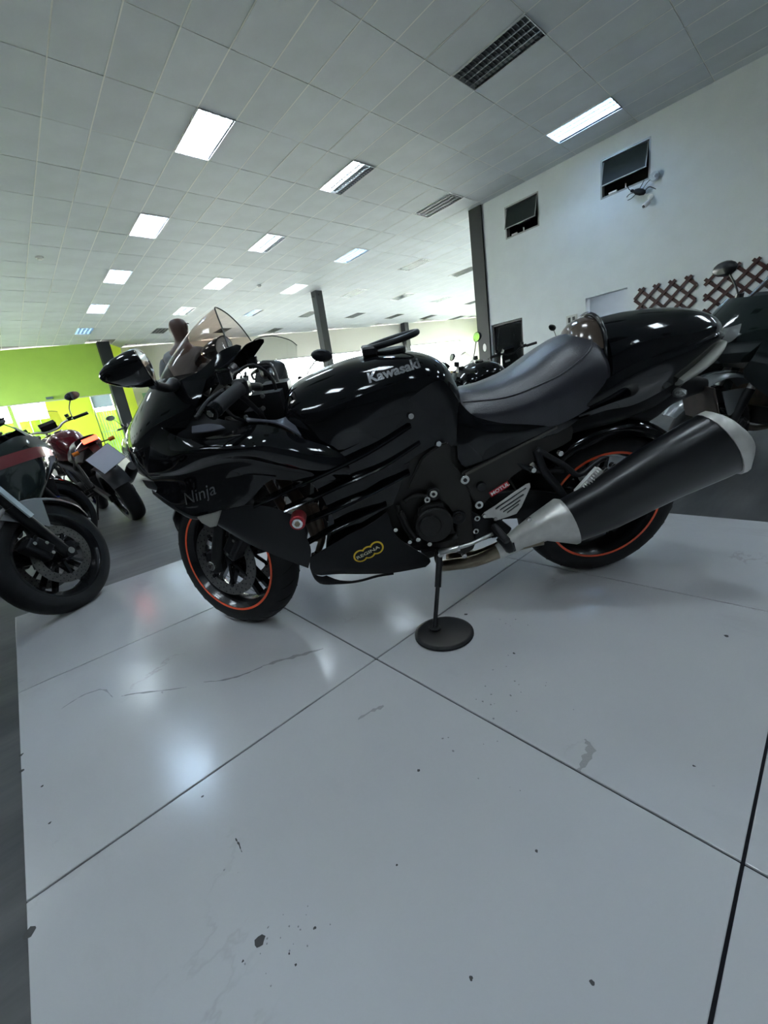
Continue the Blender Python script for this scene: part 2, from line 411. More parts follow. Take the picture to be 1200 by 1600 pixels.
# ------------------------------------------------------------------ wall builder (cells around rectangular openings)
def wall_with_holes(name, a, b, z0, z1, th, holes, m, parent=None):
    """wall from point a to b (xy); holes (t0, t1, z0, z1) in metres along it"""
    a = Vector((*a, 0)); b = Vector((*b, 0)); d = (b-a); L_ = d.length; d.normalize(); n = Vector((-d.y, d.x, 0))
    ts = sorted(set([0, L_]+[h for q in holes for h in q[:2]])); zs = sorted(set([z0, z1]+[h for q in holes for h in q[2:4]]))
    mb = MB(); R = Matrix(((d.x, n.x, 0), (d.y, n.y, 0), (0, 0, 1)))
    for i in range(len(ts)-1):
        for k in range(len(zs)-1):
            tm, zm = (ts[i]+ts[i+1])/2, (zs[k]+zs[k+1])/2
            if any(q[0] < tm < q[1] and q[2] < zm < q[3] for q in holes): continue
            mb.box(a+d*tm+n*(th/2)+Vector((0, 0, zm)), (ts[i+1]-ts[i], th, zs[k+1]-zs[k]), R)
    o = mb.build(name, m, parent); 
    if not parent: tag(o, kind='structure')
    return o
XW = 11.42
# right wall: t runs from y=-9 up to y=7.26
W0 = -9.0
wr = wall_with_holes('wall_right', (XW+.22, W0), (XW+.22, 7.26), -.01, ZC+.02, .22,
    [(6.22-W0, 7.21-W0, -.01, 2.42), (3.59-W0, 4.52-W0, -.01, 2.46), (3.19-W0, 4.17-W0, 4.42, 5.18), (5.63-W0, 6.58-W0, 4.44, 5.20)], M_wall)
# rooms behind the openings
tag(MB().box((XW+2.6, 3.95, 1.5), (.1, 3.1, 3.0)).box((XW+1.4, 5.45, 1.5), (2.4, .1, 3.0)).box((XW+1.4, 2.45, 1.5), (2.4, .1, 3.0)).build('wall_inner', M_wall), kind='structure')
tag(MB().box((XW+1.6, 3.1, 3.05), (2.8, 8.6, .1)).build('ceiling_inner', M_wall), kind='structure')
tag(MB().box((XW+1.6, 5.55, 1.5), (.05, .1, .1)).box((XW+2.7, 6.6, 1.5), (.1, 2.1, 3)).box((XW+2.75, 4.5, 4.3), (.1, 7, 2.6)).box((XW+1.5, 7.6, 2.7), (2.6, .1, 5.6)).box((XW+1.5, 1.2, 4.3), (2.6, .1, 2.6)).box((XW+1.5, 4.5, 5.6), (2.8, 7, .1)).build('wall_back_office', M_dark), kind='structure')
dr = empty('door_2', None, None, Matrix.Translation((XW+2.50, 4.12, 0)))
tag(dr, kind='structure')
MB().box((0, 0, 1.02), (.045, .82, 2.04)).build('door_leaf', M_door, dr)
MB().box((0, -.45, 1.04), (.07, .07, 2.1)).box((0, .45, 1.04), (.07, .07, 2.1)).box((0, 0, 2.1), (.07, .97, .07)).build('door_frame', M_darkwood, dr)
MB().tube([(-.03, .32, 1.0), (-.07, .32, 1.0), (-.07, .22, 1.0)], .01).build('door_handle', M_bolt, dr)
fill_lamp = empty('ceiling_light', 'unseen round lamp added to light the room behind the doorway', 'light', Matrix.Translation((XW+1.1, 4.0, 2.98)))  # unseen lamp added so the room behind the doorway looks bright
MB().disc((0, 0, -.02), (0, 0, 1), .15, .04).build('diffuser', mat('inner_fill_lamp', (.85, .93, 1), .4, emit=55), fill_lamp)
d1 = empty('door_1', None, None, Matrix.Translation((XW+.12, 6.72, 0))); tag(d1, kind='structure')
MB().box((-.02, -.47, 1.2), (.10, .05, 2.4)).box((-.02, .47, 1.2), (.10, .05, 2.4)).box((-.02, 0, 2.39), (.10, .98, .05)).build('door_frame', mat('grey_door_frame', (.045, .045, .045), .5), d1)
MB().box((.04, 0, 1.18), (.04, .88, 2.34)).build('door_leaf', mat('dark_door', (.006, .007, .008), .8, spec=.15), d1)
MB().box((.0, -.36, 1.05), (.05, .03, .16)).build('door_handle', M_bolt, d1)

# awning windows high in the right wall
for n_, (y0, y1, z0, z1) in enumerate(((3.19, 4.17, 4.42, 5.18), (5.63, 6.58, 4.44, 5.20))):
    wn = empty('window_%d' % (n_+1), None, None, Matrix.Translation((XW+.05, (y0+y1)/2, z0))); tag(wn, kind='structure')
    W_, H_ = y1-y0, z1-z0; t_ = .035
    MB().box((0, -W_/2+t_/2, H_/2), (.10, t_, H_)).box((0, W_/2-t_/2, H_/2), (.10, t_, H_)).box((0, 0, t_/2), (.10, W_-2*t_, t_)).box((0, 0, H_-t_/2), (.10, W_-2*t_, t_)).build('window_frame', M_trimgrey, wn)
    a = math.radians(-17); R = Matrix.Rotation(-a, 3, 'Y')
    hp = Vector((-.02, 0, H_-.06)); hh = .50
    sash = MB()
    for yy in (-W_/2+.055, W_/2-.055): sash.beam(hp+Vector((0, yy, 0)), hp+R @ Vector((0, 0, -hh))+Vector((0, yy, 0)), .02, .02)
    sash.beam(hp+R @ Vector((0, -W_/2+.04, -hh)), hp+R @ Vector((0, W_/2-.04, -hh)), .02, .02)
    sash.build('sash', M_trimgrey, wn)
    MB().add([hp+R @ Vector((x_, y_, z_)) for x_ in (0, .004) for y_, z_ in ((-W_/2+.06, 0), (W_/2-.06, 0), (W_/2-.06, -hh), (-W_/2+.06, -hh))],
        [(0, 1, 2, 3), (7, 6, 5, 4), (0, 4, 5, 1), (1, 5, 6, 2), (2, 6, 7, 3), (3, 7, 4, 0)]).build('pane', mat('grey_window_pane', (.02, .026, .026), .45, spec=.2), wn)
    MB().box((-.03, W_/2-.25, .06), (.05, .16, .03)).box((.0, W_/2-.5, .08), (.02, .02, .1)).build('latch', M_white, wn)

# posts
def post(name, x, y, wx, wy, z1=ZC):
    p = empty(name, None, None, Matrix.Translation((x, y, 0))); tag(p, kind='structure')
    MB().box((0, 0, z1/2), (wx, wy, z1)).build('shaft', M_post, p)
    MB().box((0, 0, .02), (wx+.16, wy+.16, .03)).build('base_plate', M_post, p); return p
post('pillar_1', XW+.12, 7.46, .36, .40)
MB().disc((-.19, -.02, 1.84), (1, 0, 0), .06, .01, 16).build('oval_plaque', M_white, bpy.data.objects['pillar_1']).scale = (1, 1, 1.9)
bpy.data.objects['oval_plaque'].location = (0, 0, -1.65)
p2 = post('pillar_2', 11.38, 15.46, .34, .34)
MB().beam((-.28, 0, 5.30), (.28, 0, 5.30), .05, .05).disc((0, -.2, 5.38), (0, 1, 0), .05, .05).build('bracket', M_post, p2)
post('pillar_3', 5.02, 25.45, .52, .5)
post('pillar_4', 22.2, 20.75, .38, .38)

# rear walls: green (near), return, cream (far, glazed below)
Dn = Vector((.938, -.347, 0))
def onG(t): return (4.75-.938*t, 25.55+.347*t)     # t metres leftwards from the post
gholes = [(0.05, 1.0, -.01, 3.04), (2.9, 4.3, -.01, 3.04), (4.45, 7.2, -.01, 3.04)]
wg = wall_with_holes('wall_green', (4.75-.938*16, 25.55+.347*16), (4.75, 25.55), -.01, ZC, .2, [(16-b_, 16-a_, c_, d_) for a_, b_, c_, d_ in gholes], M_green)
tag(wall_with_holes('wall_low_lime', (4.75-.938*2.9+.347*-.06, 25.55+.347*2.9-.938*.06), (4.75-.938*1.0-.02, 25.55+.347*1.0-.06), 0, 3.03, .03, [], M_lime), kind='structure')
RG = Matrix(((.938, .347, 0, 0), (-.347, .938, 0, 0), (0, 0, 1, 0), (0, 0, 0, 1)))
def gframe(t, z=0): x_, y_ = onG(t); return Matrix.Translation((x_, y_, z)) @ RG
tag(MB().box((0, -.03, 0), (9.0, .05, .035)).build('trim_1', M_trimgrey), kind='structure').matrix_world = gframe(4.2, 3.05)
def shutter(t, wd, lab):
    s_ = empty('roller_shutter', lab, 'shutter', gframe(t, 2.45) @ Matrix.Translation((0, .0, 0)))
    for k in range(6): MB().box((0, .05+.004*(k % 2), .05+k*.0965), (wd, .03, .099)).build('slat', M_shutter, s_)
    return s_
shutter(.525, .89, 'half-lowered blue-grey roller shutter right of the yellow-green wall, beside the charcoal post')
shutter(6.1, 1.9, 'blue-grey roller shutter at the far left edge of the green wall')
def grating(t, wd, z0, z1, n, lab):
    g_ = empty('door_grating', lab, 'gate', gframe(t, 0))
    for k in range(n+1): MB().box((-wd/2+wd*k/n, .1, (z0+z1)/2), (.03, .03, z1-z0)).build('bar', M_grate, g_)
    for z_ in (z0, (z0+z1)/2, z1): MB().box((0, .1, z_), (wd, .035, .04)).build('rail', M_grate, g_)
grating(.52, .93, .05, 2.4, 8, 'barred steel gate below the roller shutter beside the charcoal post')
grating(6.2, 1.9, .05, 2.4, 12, 'barred steel gate at the far left below the green wall')
grating(3.6, 1.3, .05, 2.9, 3, 'open glazed doorway frame left of the yellow-green wall')
tag(MB().box((0, -.13, 0), (.30, .02, .12)).build('wall_sign', mat('sign_dark', (.05, .09, .09), .4)), 'small dark sign low on the lime green wall', 'sign').matrix_world = gframe(2.62, 3.18)
# hedge wall of greenery outside the shuttered openings
tag(MB().box((0, 2.6, 1.2), (9, .3, 2.4)).build('wall_garden', mat('garden_wall', (.30, .48, .06), .8, noise=.3, nscale=3)), kind='structure').matrix_world = gframe(3.5)
tag(wall_with_holes('wall_return', (5.28, 25.7), (6.1, 27.0), -.01, ZC, .12, [], M_lime), kind='structure')
F0 = Vector((6.1, 27.0, 0)); LF = 23.9
wall_with_holes('wall_cream', (6.1, 27.0), (6.1+.938*LF, 27.0-.347*LF), -.01, ZC, .2, [(3.4, 21.8, .25, 4.1)], M_cream)
ff = Matrix.Translation(F0) @ RG
gl = empty('window_3', None, None, ff); tag(gl, kind='structure')
for k in range(10):
    MB().box((3.4+k*18.4/9, .1, 2.17), (.05, .08, 3.85)).build('mullion', M_trimgrey, gl)
for k in range(9):
    MB().box((3.4+(k+.5)*18.4/9, .1, 2.17), (1.98, .008, 3.8)).build('pane', M_window, gl)
MB().box((12.6, .1, .27), (18.4, .1, .06)).box((12.6, .1, 4.08), (18.4, .1, .06)).build('window_frame', M_trimgrey, gl)
ps = empty('poster', 'teal, white and yellow poster with a brown base on the far wall', 'poster', ff @ Matrix.Translation((.95, -.03, 2.05)))
MB().box((0, 0, .5), (1.1, .03, 1.0)).build('board', mat('poster_teal', (.30, .50, .42), .5), ps)
MB().disc((-.2, -.02, .6), (0, 1, 0), .22, .01).build('teal_blob', mat('poster_cyan', (.12, .62, .60), .5), ps)
MB().disc((.05, -.026, .55), (0, 1, 0), .22, .01).build('white_blob', M_white, ps)
MB().disc((.32, -.02, .62), (0, 1, 0), .16, .01).build('yellow_blob', mat('poster_yellow', (.85, .75, .25), .5), ps)
MB().box((0, -.01, .06), (1.0, .03, .22)).build('brown_strip', M_door, ps)
# far lime side wall, and the wall that closes the hall behind the white one
tag(wall_with_holes('wall_far_side', (28.45, 7.5), (28.45, 19.2), -.01, ZC, .2, [(1, 10.5, .3, 3.9)], M_lime), kind='structure')
tag(wall_with_holes('wall_side', (XW+.3, 7.75), (28.5, 7.75), -.01, ZC, -.15, [], M_wall), kind='structure')
tag(wall_with_holes('wall_left', (-9, -9), (-9, 31.2), -.01, ZC, .2, [(26, 39, .3, 3.6)], M_unlitwall), kind='structure')  # opening added out of view to let in daylight for the ceiling
tag(wall_with_holes('wall_behind', (-9, -9), (XW+.2, -9), -.01, ZC, -.2, [], M_unlitwall), kind='structure')
for nm, Mx, L_, z0, z1, nn in (('window_4', Matrix.Translation((28.35, 8.5, 0)) @ Matrix.Rotation(PI/2, 4, 'Z'), 9.5, .3, 3.9, 5), ('window_5', Matrix.Translation((-9.1, 17, 0)) @ Matrix.Rotation(PI/2, 4, 'Z'), 13, .3, 3.6, 6)):  # the left-wall window is unseen, added to brighten the ceiling
    g_ = empty(nm, None, None, Mx); tag(g_, kind='structure')
    for k in range(nn+1): MB().box((k*L_/nn, 0, (z0+z1)/2), (.06, .08, z1-z0)).build('mullion', M_trimgrey, g_)
    for k in range(nn): MB().box(((k+.5)*L_/nn, 0, (z0+z1)/2), (L_/nn-.06, .008, z1-z0)).build('pane', M_window, g_)
# ------------------------------------------------------------------ ceiling
ce = MB().box((9.8, 10, ZC+.17), (40, 42, .2)).build('ceiling', M_void); tag(ce, kind='structure')
GX0, GDX, GY0, GDY = 2.40, .6255, 4.69, 1.2535
def lx(k): return GX0+GDX*k
def ly(k): return GY0+GDY*k
def rear_y(x): return 27.0-.37*(x-6.1) if x > 5.3 else 25.55-.37*(x-4.75)
def proj(p):
    d = Vector(p)-EYE; z = d.dot(fw)
    return (600+634.5*d.dot(rt)/z, 800-634.5*d.dot(upv)/z, z) if z > .1 else None
LIGHTS = {}
for i in range(-3, 8):
    for j in range(-4, 6): LIGHTS[(2+5*i, 2+3*j)] = (i, j)
cells = []
for kx in range(-18, 42):
    for ky in range(-11, 20):
        xc, yc = lx(kx)+GDX/2, ly(ky)+GDY/2
        if yc > rear_y(xc)-.3 or (kx, ky) in LIGHTS: continue
        if yc < 7.3 and xc-GDX/2 > XW-.03: continue
        q = proj((xc, yc, ZC)); a = 0
        if q and -60 < q[0] < 1260 and -80 < q[1] < 1600: a = 1/(q[2]**2)*1e4+1
        cells.append((a, xc, yc))
cells.sort(reverse=True)
pan = MB().box((0, 0, .006), (GDX-.018, GDY-.016, .012)); pme = None
rest = MB()
for n_, (a, xc, yc) in enumerate(cells):
    wdx = GDX-.018
    if yc < 7.3 and xc+GDX/2 > XW: 
        wdx = XW-(xc-GDX/2)-.012; xs = xc-GDX/2+.009+wdx/2
        o = MB().box((0, 0, .006), (wdx, GDY-.016, .012)).build('ceiling_panel', M_panel, ce); o.location = (xs, yc, ZC); continue
    if n_ < 285 and a > 0:
        if pme is None: o = pan.build('ceiling_panel', M_panel, ce); pme = o.data
        else: o = bpy.data.objects.new('ceiling_panel', pme); C.objects.link(o); o.parent = ce
        o.location = (xc, yc, ZC+random.uniform(-.001, .003)); o.rotation_euler = (math.radians(random.uniform(-.12, .12)), math.radians(random.uniform(-.45, .45)), 0)
    else: rest.box((xc, yc, ZC+.006), (GDX-.018, GDY-.016, .012))
tag(rest.build('distant_panels', M_panel, ce), kind='stuff')
for kx in range(-18, 43):
    x_ = lx(kx); y0 = -9
    y1 = rear_y(x_)
    if x_ > XW: y0 = 7.6
    MB().box((x_, (y0+y1)/2, ZC+.004), (.017, y1-y0, .008)).build('rail_long', M_rail, ce)
for ky in range(-10, 19):
    y_ = ly(ky); x1 = XW if y_ < 7.5 else min(28.4, 6.1+(27-y_)/.37)
    MB().box(((-8.9+x1)/2, y_, ZC+.009), (x1+8.9, .015, .006)).build('rail_cross', M_rail, ce)
# ------------------------------------------------------------------ louvred lights
def light_proto():
    e = empty('ceiling_light', 'x', 'light')
    W_, L_ = GDX-.02, GDY-.02
    hs = MB(); hs.box((0, 0, .085), (W_, L_, .01))
    for sx in (-1, 1): hs.box((sx*W_/2, 0, .04), (.012, L_, .1))
    for sy in (-1, 1): hs.box((0, sy*L_/2, .04), (W_, .012, .1))
    hs.build('housing', M_refl, e)
    lv = MB()
    for k in range(5): lv.box((-W_/2+W_*k/4, 0, .012), (.012, L_-.02, .035))
    for k in range(1, 17): lv.box((0, -L_/2+L_*k/17, .012), (W_-.02, .004, .032))
    lv.build('louvre', M_louvre, e)
    for k in range(4):
        o = MB().tube([(-W_*.375+W_*.25*k, -L_/2+.03, .052), (-W_*.375+W_*.25*k, L_/2-.03, .052)], .015, 8, smooth=False).build('tube', M_tubeoff, e, True)
    return e
lp = light_proto()
ON = {(0, 0): 'wwww', (0, 1): 'wwww', (0, 2): 'wwww', (0, 3): 'bbwb', (0, 4): 'dddd', (1, 0): 'wwoo', (1, 1): 'wowo', (1, 2): 'wwow', (2, 2): 'wwww', (1, 3): 'wowo',
      (2, 0): 'oooo', (2, 1): 'dddd', (2, -1): 'mmmm', (1, -1): 'oooo', (0, -1): 'bbbb', (-1, 0): 'bbbb', (-1, -1): 'oooo', (1, -2): 'oooo', (2, 3): 'oddo',
      (-1, -2): 'wwww', (0, -2): 'oooo', (2, -2): 'oooo', (-2, 0): 'wwww', (-2, 1): 'wwww', (-2, -2): 'wwww', (1, -3): 'wwww', (-1, 2): 'wwww', (-1, 1): 'wwww'}
ORD = ['first', 'second', 'third', 'fourth', 'fifth', 'sixth', 'seventh', 'eighth', 'ninth', 'tenth', 'eleventh']
ROWN = {-1: 'nearest row', 0: 'second row', 1: 'third row', 2: 'fourth row', 3: 'fifth row', 4: 'sixth row', 5: 'last row'}
SPEC = {(0, 0): 'fully lit four-tube louvred ceiling light, largest and brightest at upper left',
        (1, 0): 'louvred ceiling light with only its left tubes lit, right of the brightest one',
        (2, 0): 'unlit dark louvred ceiling light nearest the top of the charcoal wall post',
        (1, -1): 'large unlit louvred ceiling light at the top of the picture',
        (2, -1): 'bluish lit louvred ceiling light beside the top of the white wall',
        (0, 1): 'lit louvred ceiling light directly behind the brightest one',
        (1, 1): 'striped half-lit louvred ceiling light behind the one with left tubes lit',
        (2, 1): 'pale blue louvred ceiling light in the middle of the ceiling',
        (0, 2): 'lit louvred ceiling light third back in the leftmost visible file',
        (0, 3): 'blue and white lit louvred ceiling light above the green wall',
        (0, 4): 'dim blue louvred ceiling light closest to the green wall'}
for (kx, ky), (i, j) in LIGHTS.items():
    xc, yc = lx(kx)+GDX/2, ly(ky)+GDY/2
    if yc > rear_y(xc)-.5 or xc < -8 or yc < -8.5 or xc > 28: continue
    if yc < 7.4 and xc > XW: continue
    st = ON.get((i, j), 'oooo'); vis = proj((xc, yc, ZC)); vis = vis and 0 < vis[0] < 1200 and 0 < vis[1] < 600
    if not vis and (i, j) not in ON and yc < 7: st = 'wwww' if (i+j) % 2 else 'oooo'
    if not vis and st == 'oooo':
        q = proj((xc, yc, ZC))
        if not (q and -150 < q[0] < 1350 and -200 < q[1] < 700): continue
    t_ = copy_tree(lp); t_.location = (xc, yc, ZC); lit = st != 'oooo'
    tubes = [c for c in t_.children if c.name.startswith('tube')]
    for c, s_ in zip(tubes, st):
        if s_ != 'o':
            c.data = c.data.copy(); c.data.materials[0] = {'w': M_tubewarm, 'b': M_tubeon, 'd': M_tubedim, 'm': M_tubemid}[s_]
    if (i, j) in SPEC: t_['label'] = SPEC[(i, j)]
    elif vis:
        t_['label'] = '%s louvred ceiling light, %s back, file %s from the left over the hall' % ('lit' if lit else 'unlit grey', ROWN.get(j, 'row'), ['first', 'second', 'third', 'fourth', 'fifth', 'sixth', 'seventh', 'eighth'][max(0, i)])
    else: t_['label'] = '%s louvred light out of view, %s row %s the camera, %s file from left' % ('lit' if lit else 'unlit', ORD[min(7, abs(int(yc//3.7)))], 'beyond' if yc > 0 else 'behind', ORD[i+3])
    t_['group'] = 'louvred ceiling lights' if vis else 'louvred ceiling lights out of view'
for c in list(lp.children): bpy.data.objects.remove(c)
bpy.data.objects.remove(lp)
for n_, (px_, py_) in enumerate(((2.0, 14.2), (8.6, 15.2))):
    t_ = empty('smoke_detector', ['small round smoke detector on the ceiling at left', 'small round smoke detector near the middle of the ceiling'][n_], 'detector', Matrix.Translation((px_, py_, ZC-.01)), 'smoke detectors')
    MB().disc((0, 0, -.02), (0, 0, 1), .09, .04).build('base', M_white, t_); MB().disc((0, 0, -.05), (0, 0, 1), .05, .03).build('sensor_head', M_white, t_)

# ------------------------------------------------------------------ things on the right wall
def trellis(yc, zc, wd, ht, lab, sp=.205):
    t_ = empty('trellis', lab, 'trellis', Matrix.Translation((XW-.012, yc, zc-ht/2)), 'wooden wall trellises')
    for layer, sg in ((0, 1), (1, -1)):
        k = -14
        while k < 15:
            c_ = k*sp; pts = []
            # line z = sg*(y) + c*sqrt2 clipped to the box
            ya, yb = -wd/2, wd/2; za, zb = 0, ht; q = c_*1.414+ht/2
            # param by y
            lo, hi = ya, yb
            y1, y2 = sorted(((za-q)/sg, (zb-q)/sg)); lo = max(lo, y1); hi = min(hi, y2)
            if hi-lo > .10:
                e_ = .035; a_ = Vector((-layer*.014, lo-e_, sg*(lo-e_)+q)); b_ = Vector((-layer*.014, hi+e_, sg*(hi+e_)+q))
                MB().beam(a_, b_, .013, .034, (1, 0, 0)) if 0 else MB().beam(a_, b_, .060, .013, (1, 0, 0)).build('slat', M_darkwood, t_)
            k += 1
trellis(2.86, 1.86, 1.08, .92, 'smaller dark red wooden diamond trellis on the white wall, nearer the doorway')
trellis(1.36, 1.72, 1.50, 1.20, 'larger dark red wooden diamond trellis on the white wall behind the silver-fendered bike')
t_ = empty('socket_plate', 'white double socket plate on the white wall beside the doorway', 'socket', Matrix.Translation((XW-.01, 4.86, 2.05)))
MB().box((0, 0, 0), (.02, .27, .22)).build('plate', mat('grey_plate', (.45, .46, .46), .4), t_)
for s_ in (-1, 1): MB().box((-.015, s_*.055, 0), (.015, .06, .12)).build('socket', M_post, t_)
t_ = empty('wall_ornament', 'black insect-shaped metal ornament on the white wall below the nearer high window', 'ornament', Matrix.Translation((XW-.09, 3.36, 4.24)) @ Matrix.Rotation(math.radians(28), 4, 'X') @ Matrix.Scale(.82, 4))
bd = MB(); bd.lathe([(0, -.17), (.05, -.14), (.075, -.05), (.07, .06), (.045, .13), (0, .16)], Matrix.Scale(.8, 4, (1, 0, 0)), 12); bd.build('body', M_matte, t_, True)
MB().disc((0, .19, .0), (0, 1, 0), .035, .06, 10).build('head', M_matte, t_)
for a_, b_, c_ in (((0, -.12, .03), (-.02, -.20, .12), (.03, -.36, .10)), ((0, -.05, .04), (-.04, -.10, .17), (.0, -.13, .26)), ((0, .03, .05), (-.03, .0, .16), (.0, .01, .24)),
                   ((0, .1, -.02), (-.05, .20, -.08), (.0, .26, -.14)), ((0, .05, -.03), (-.05, .10, -.15), (.0, .2, -.2)), ((0, .20, .0), (0, .28, .02), (0, .36, .08))):
    MB().tube([a_, b_, c_], .009, 6).build('leg', M_matte, t_)
t_ = empty('security_camera', 'small white security camera below the insect-shaped ornament', 'camera', Matrix.Translation((XW-.01, 3.17, 4.02)))
MB().disc((0, 0, .06), (1, 0, 0), .055, .03, 14).build('mount', M_white, t_)
MB().tube([(0, 0, .06), (-.06, 0, .02), (-.10, .02, -.05)], .014, 8).build('arm', M_white, t_)
MB().disc((-.12, .04, -.07), (.5, -.6, .5), .05, .12, 14).build('housing', M_white, t_); MB().disc((-.15, .075, -.1), (.5, -.6, .5), .03, .05, 12).build('lens', M_satin, t_)
t_ = empty('wall_sensor', 'small white bulkhead sensor right of the nearer high window', 'sensor', Matrix.Translation((XW-.02, 3.10, 4.42)))
MB().disc((-.03, 0, 0), (1, 0, 0), .085, .07, 16).build('housing', mat('sensor_grey', (.4, .44, .48), .4), t_); MB().tube([(-.02, 0, 0), (-.1, -.05, -.02)], .035, 10).build('sensor_head', mat('sensor_grey', (.4, .44, .48), .4), t_)
# ================================================================== the black sport motorcycle
RP = Vector((1.73, .69, 0)); HD = math.radians(140.5); LN = math.radians(10.5)
def bike_frame(x, y, hd, ln, z=0):
    u = Vector((math.cos(hd), math.sin(hd), 0)); L_ = Vector((-math.sin(hd), math.cos(hd), 0)); Z = Vector((0, 0, 1))
    n = L_*math.cos(ln)-Z*math.sin(ln); up = Z*math.cos(ln)+L_*math.sin(ln)
    return Matrix(((u.x, n.x, up.x, x), (u.y, n.y, up.y, y), (u.z, n.z, up.z, z), (0, 0, 0, 1)))
MH = bike_frame(RP.x, RP.y, HD, LN)
H = empty('motorcycle', 'large black fully faired sport motorcycle with red-orange rim tape on the white tiles', 'motorcycle', MH)
# steered front end, in the machine's own frame
MF = MH.inverted() @ bike_frame(.559, 1.627, math.radians(112.7), math.radians(-2.06))
I4 = Matrix.Identity(4)

def wheel(M, zc, rt_, wt, rr, wr_, parent, nm, spokes=5, hubw=.09, tread=True, tape=True, seg=72, rimmat=None, tyremat=None):
    """tyre (radius rt_, width wt), rim radius rr; M maps the wheel frame (origin at contact) to the parent frame"""
    W = M @ Matrix.Translation((0, 0, zc)); hw = wt/2
    pr = []
    for k in range(17):
        a = -PI/2+PI*k/16*1.0; a = (k/16*2-1)*1.45
        pr.append((rr+(rt_-rr)*(math.cos(a)**.62), math.sin(a)*hw*(1.0 if abs(a) < 1.2 else .96)))
    pr = [(rr-.006, -wr_/2)]+pr+[(rr-.006, wr_/2)]
    t = MB().lathe(pr, W, seg); ty = t.build(nm+'_tyre', tyremat or M_tyre, parent, True)
    if tread:
        g = MB()
        for k in range(26):
            a = 2*PI*k/26
            for s_ in (-1, 1):
                pts = []
                for q in range(5):
                    f = q/4; aa = (.12+.95*f); r_ = rr+(rt_-rr)*(math.cos(aa)**.62)+.0006; an = a+s_*.06+.16*f
                    pts.append(W @ Vector((r_*math.cos(an), s_*math.sin(aa)*hw, r_*math.sin(an))))
                g.tube(pts, [.0006, .0016, .002, .0016, .0006], 4, smooth=False)
        tag(g.build('tread_groove', mat('tread_black', (.002, .002, .002), .9), ty), kind='stuff')
    rim = MB(); e = wr_/2
    rim.lathe([(rr+.006, -e), (rr+.006, -e-.006), (rr-.004, -e-.006), (rr-.018, -e+.012), (rr-.03, -e*.4), (rr-.03, e*.4), (rr-.018, e-.012), (rr-.004, e+.006), (rr+.006, e+.006), (rr+.006, e)], W, seg)
    rim.lathe([(0, -hubw/2), (.036, -hubw/2), (.045, -hubw*.3), (.045, hubw*.3), (.036, hubw/2), (0, hubw/2)], W, 24)
    for k in range(spokes):
        a = 2*PI*k/spokes+.3
        for s_ in (-1, 1):
            p0 = Vector((.035*math.cos(a+s_*.5), 0, .035*math.sin(a+s_*.5))); p1 = Vector(((rr-.02)*math.cos(a+s_*.17), 0, (rr-.02)*math.sin(a+s_*.17)))
            rim.beam(W @ p0, W @ p1, .016, .028, (W.to_3x3() @ Vector((0, 1, 0))))
    ro = rim.build(nm+'_rim', rimmat or M_rim, parent, ang=35)
    if tape:
        tp = MB(); rm = rr+.002
        for s_ in (-1, 1):
            y_ = s_*(e+.0068)
            tp.lathe([(rm-.0045, y_), (rm-.0045, y_+s_*.0007), (rm+.0045, y_+s_*.0007), (rm+.0045, y_)], W, seg)
        tp.build('rim_tape', M_tape, ro)
    return W, ty, ro
def brake_disc(W, y_, r1, r0, parent, m=None, t=.005):
    d = MB(); d.lathe([(r0, y_-t/2), (r1, y_-t/2), (r1, y_+t/2), (r0, y_+t/2), (r0, y_-t/2)], W, 60)
    o = d.build('brake_disc', m or M_disc, parent, ang=30)
    h_ = MB()
    for ring, n_ in ((r0+.010, 24), (r0+.022, 24), (r1-.008, 24)):
        for k in range(n_):
            a = 2*PI*(k+ring*40)/n_
            for s_ in (-1, 1):
                c = W @ Vector((ring*math.cos(a), y_+s_*(t/2+.0004), ring*math.sin(a))); h_.disc(c, W.to_3x3() @ Vector((0, s_, 0)), .0032, .0006, 6)
    tag(h_.build('disc_hole', M_tyre, o), kind='stuff')
    cr_ = MB()
    for k in range(7):
        a = 2*PI*k/7
        cr_.beam(W @ Vector((.03*math.cos(a), y_*.85, .03*math.sin(a))), W @ Vector(((r0+.004)*math.cos(a+.15), y_, (r0+.004)*math.sin(a+.15))), .014, .006, W.to_3x3() @ Vector((0, 1, 0)))
        cr_.disc(W @ Vector(((r0+.002)*math.cos(a+.15), y_+.003, (r0+.002)*math.sin(a+.15))), W.to_3x3() @ Vector((0, 1, 0)), .008, .008, 10)
    cr_.build('disc_carrier', M_rim, o); return o

WR, _, _ = wheel(I4, .315, .315, .188, .222, .150, H, 'rear', hubw=.16)
WF, _, _ = wheel(MF, .300, .300, .120, .222, .098, H, 'front', hubw=.10)
brake_disc(WF, .062, .155, .110, H); brake_disc(WF, -.062, .155, .110, H); brake_disc(WR, -.075, .125, .09, H)
# sprocket, chain, cush hub, axle
sp = MB(); sp.lathe([(.05, .088), (.105, .088), (.105, .094), (.05, .094), (.05, .088)], WR, 40)
for k in range(40):
    a = 2*PI*k/40; sp.disc(WR @ Vector((.107*math.cos(a), .091, .107*math.sin(a))), (0, 1, 0), .005, .006, 6)
sp.lathe([(0, .06), (.06, .06), (.065, .085), (.05, .10), (.03, .105), (0, .105)], WR, 20)
sp.build('sprocket', M_frame, H, ang=30)
MB().disc((0, .135, .315), (0, 1, 0), .022, .03, 8).disc((0, .118, .315), (0, 1, 0), .034, .012, 20).build('axle_nut', M_bolt, H)
ch = MB()
for zt in (.422, .212):
    for k in range(26):
        x_ = .02+k*.024; z_ = zt+(.39-zt if zt > .3 else .30-zt)*(x_/.64)*1.0
        ch.box((x_, .096, z_), (.019, .016 if k % 2 else .008, .015))
tag(ch.build('drive_chain', M_frame, H), kind='stuff')
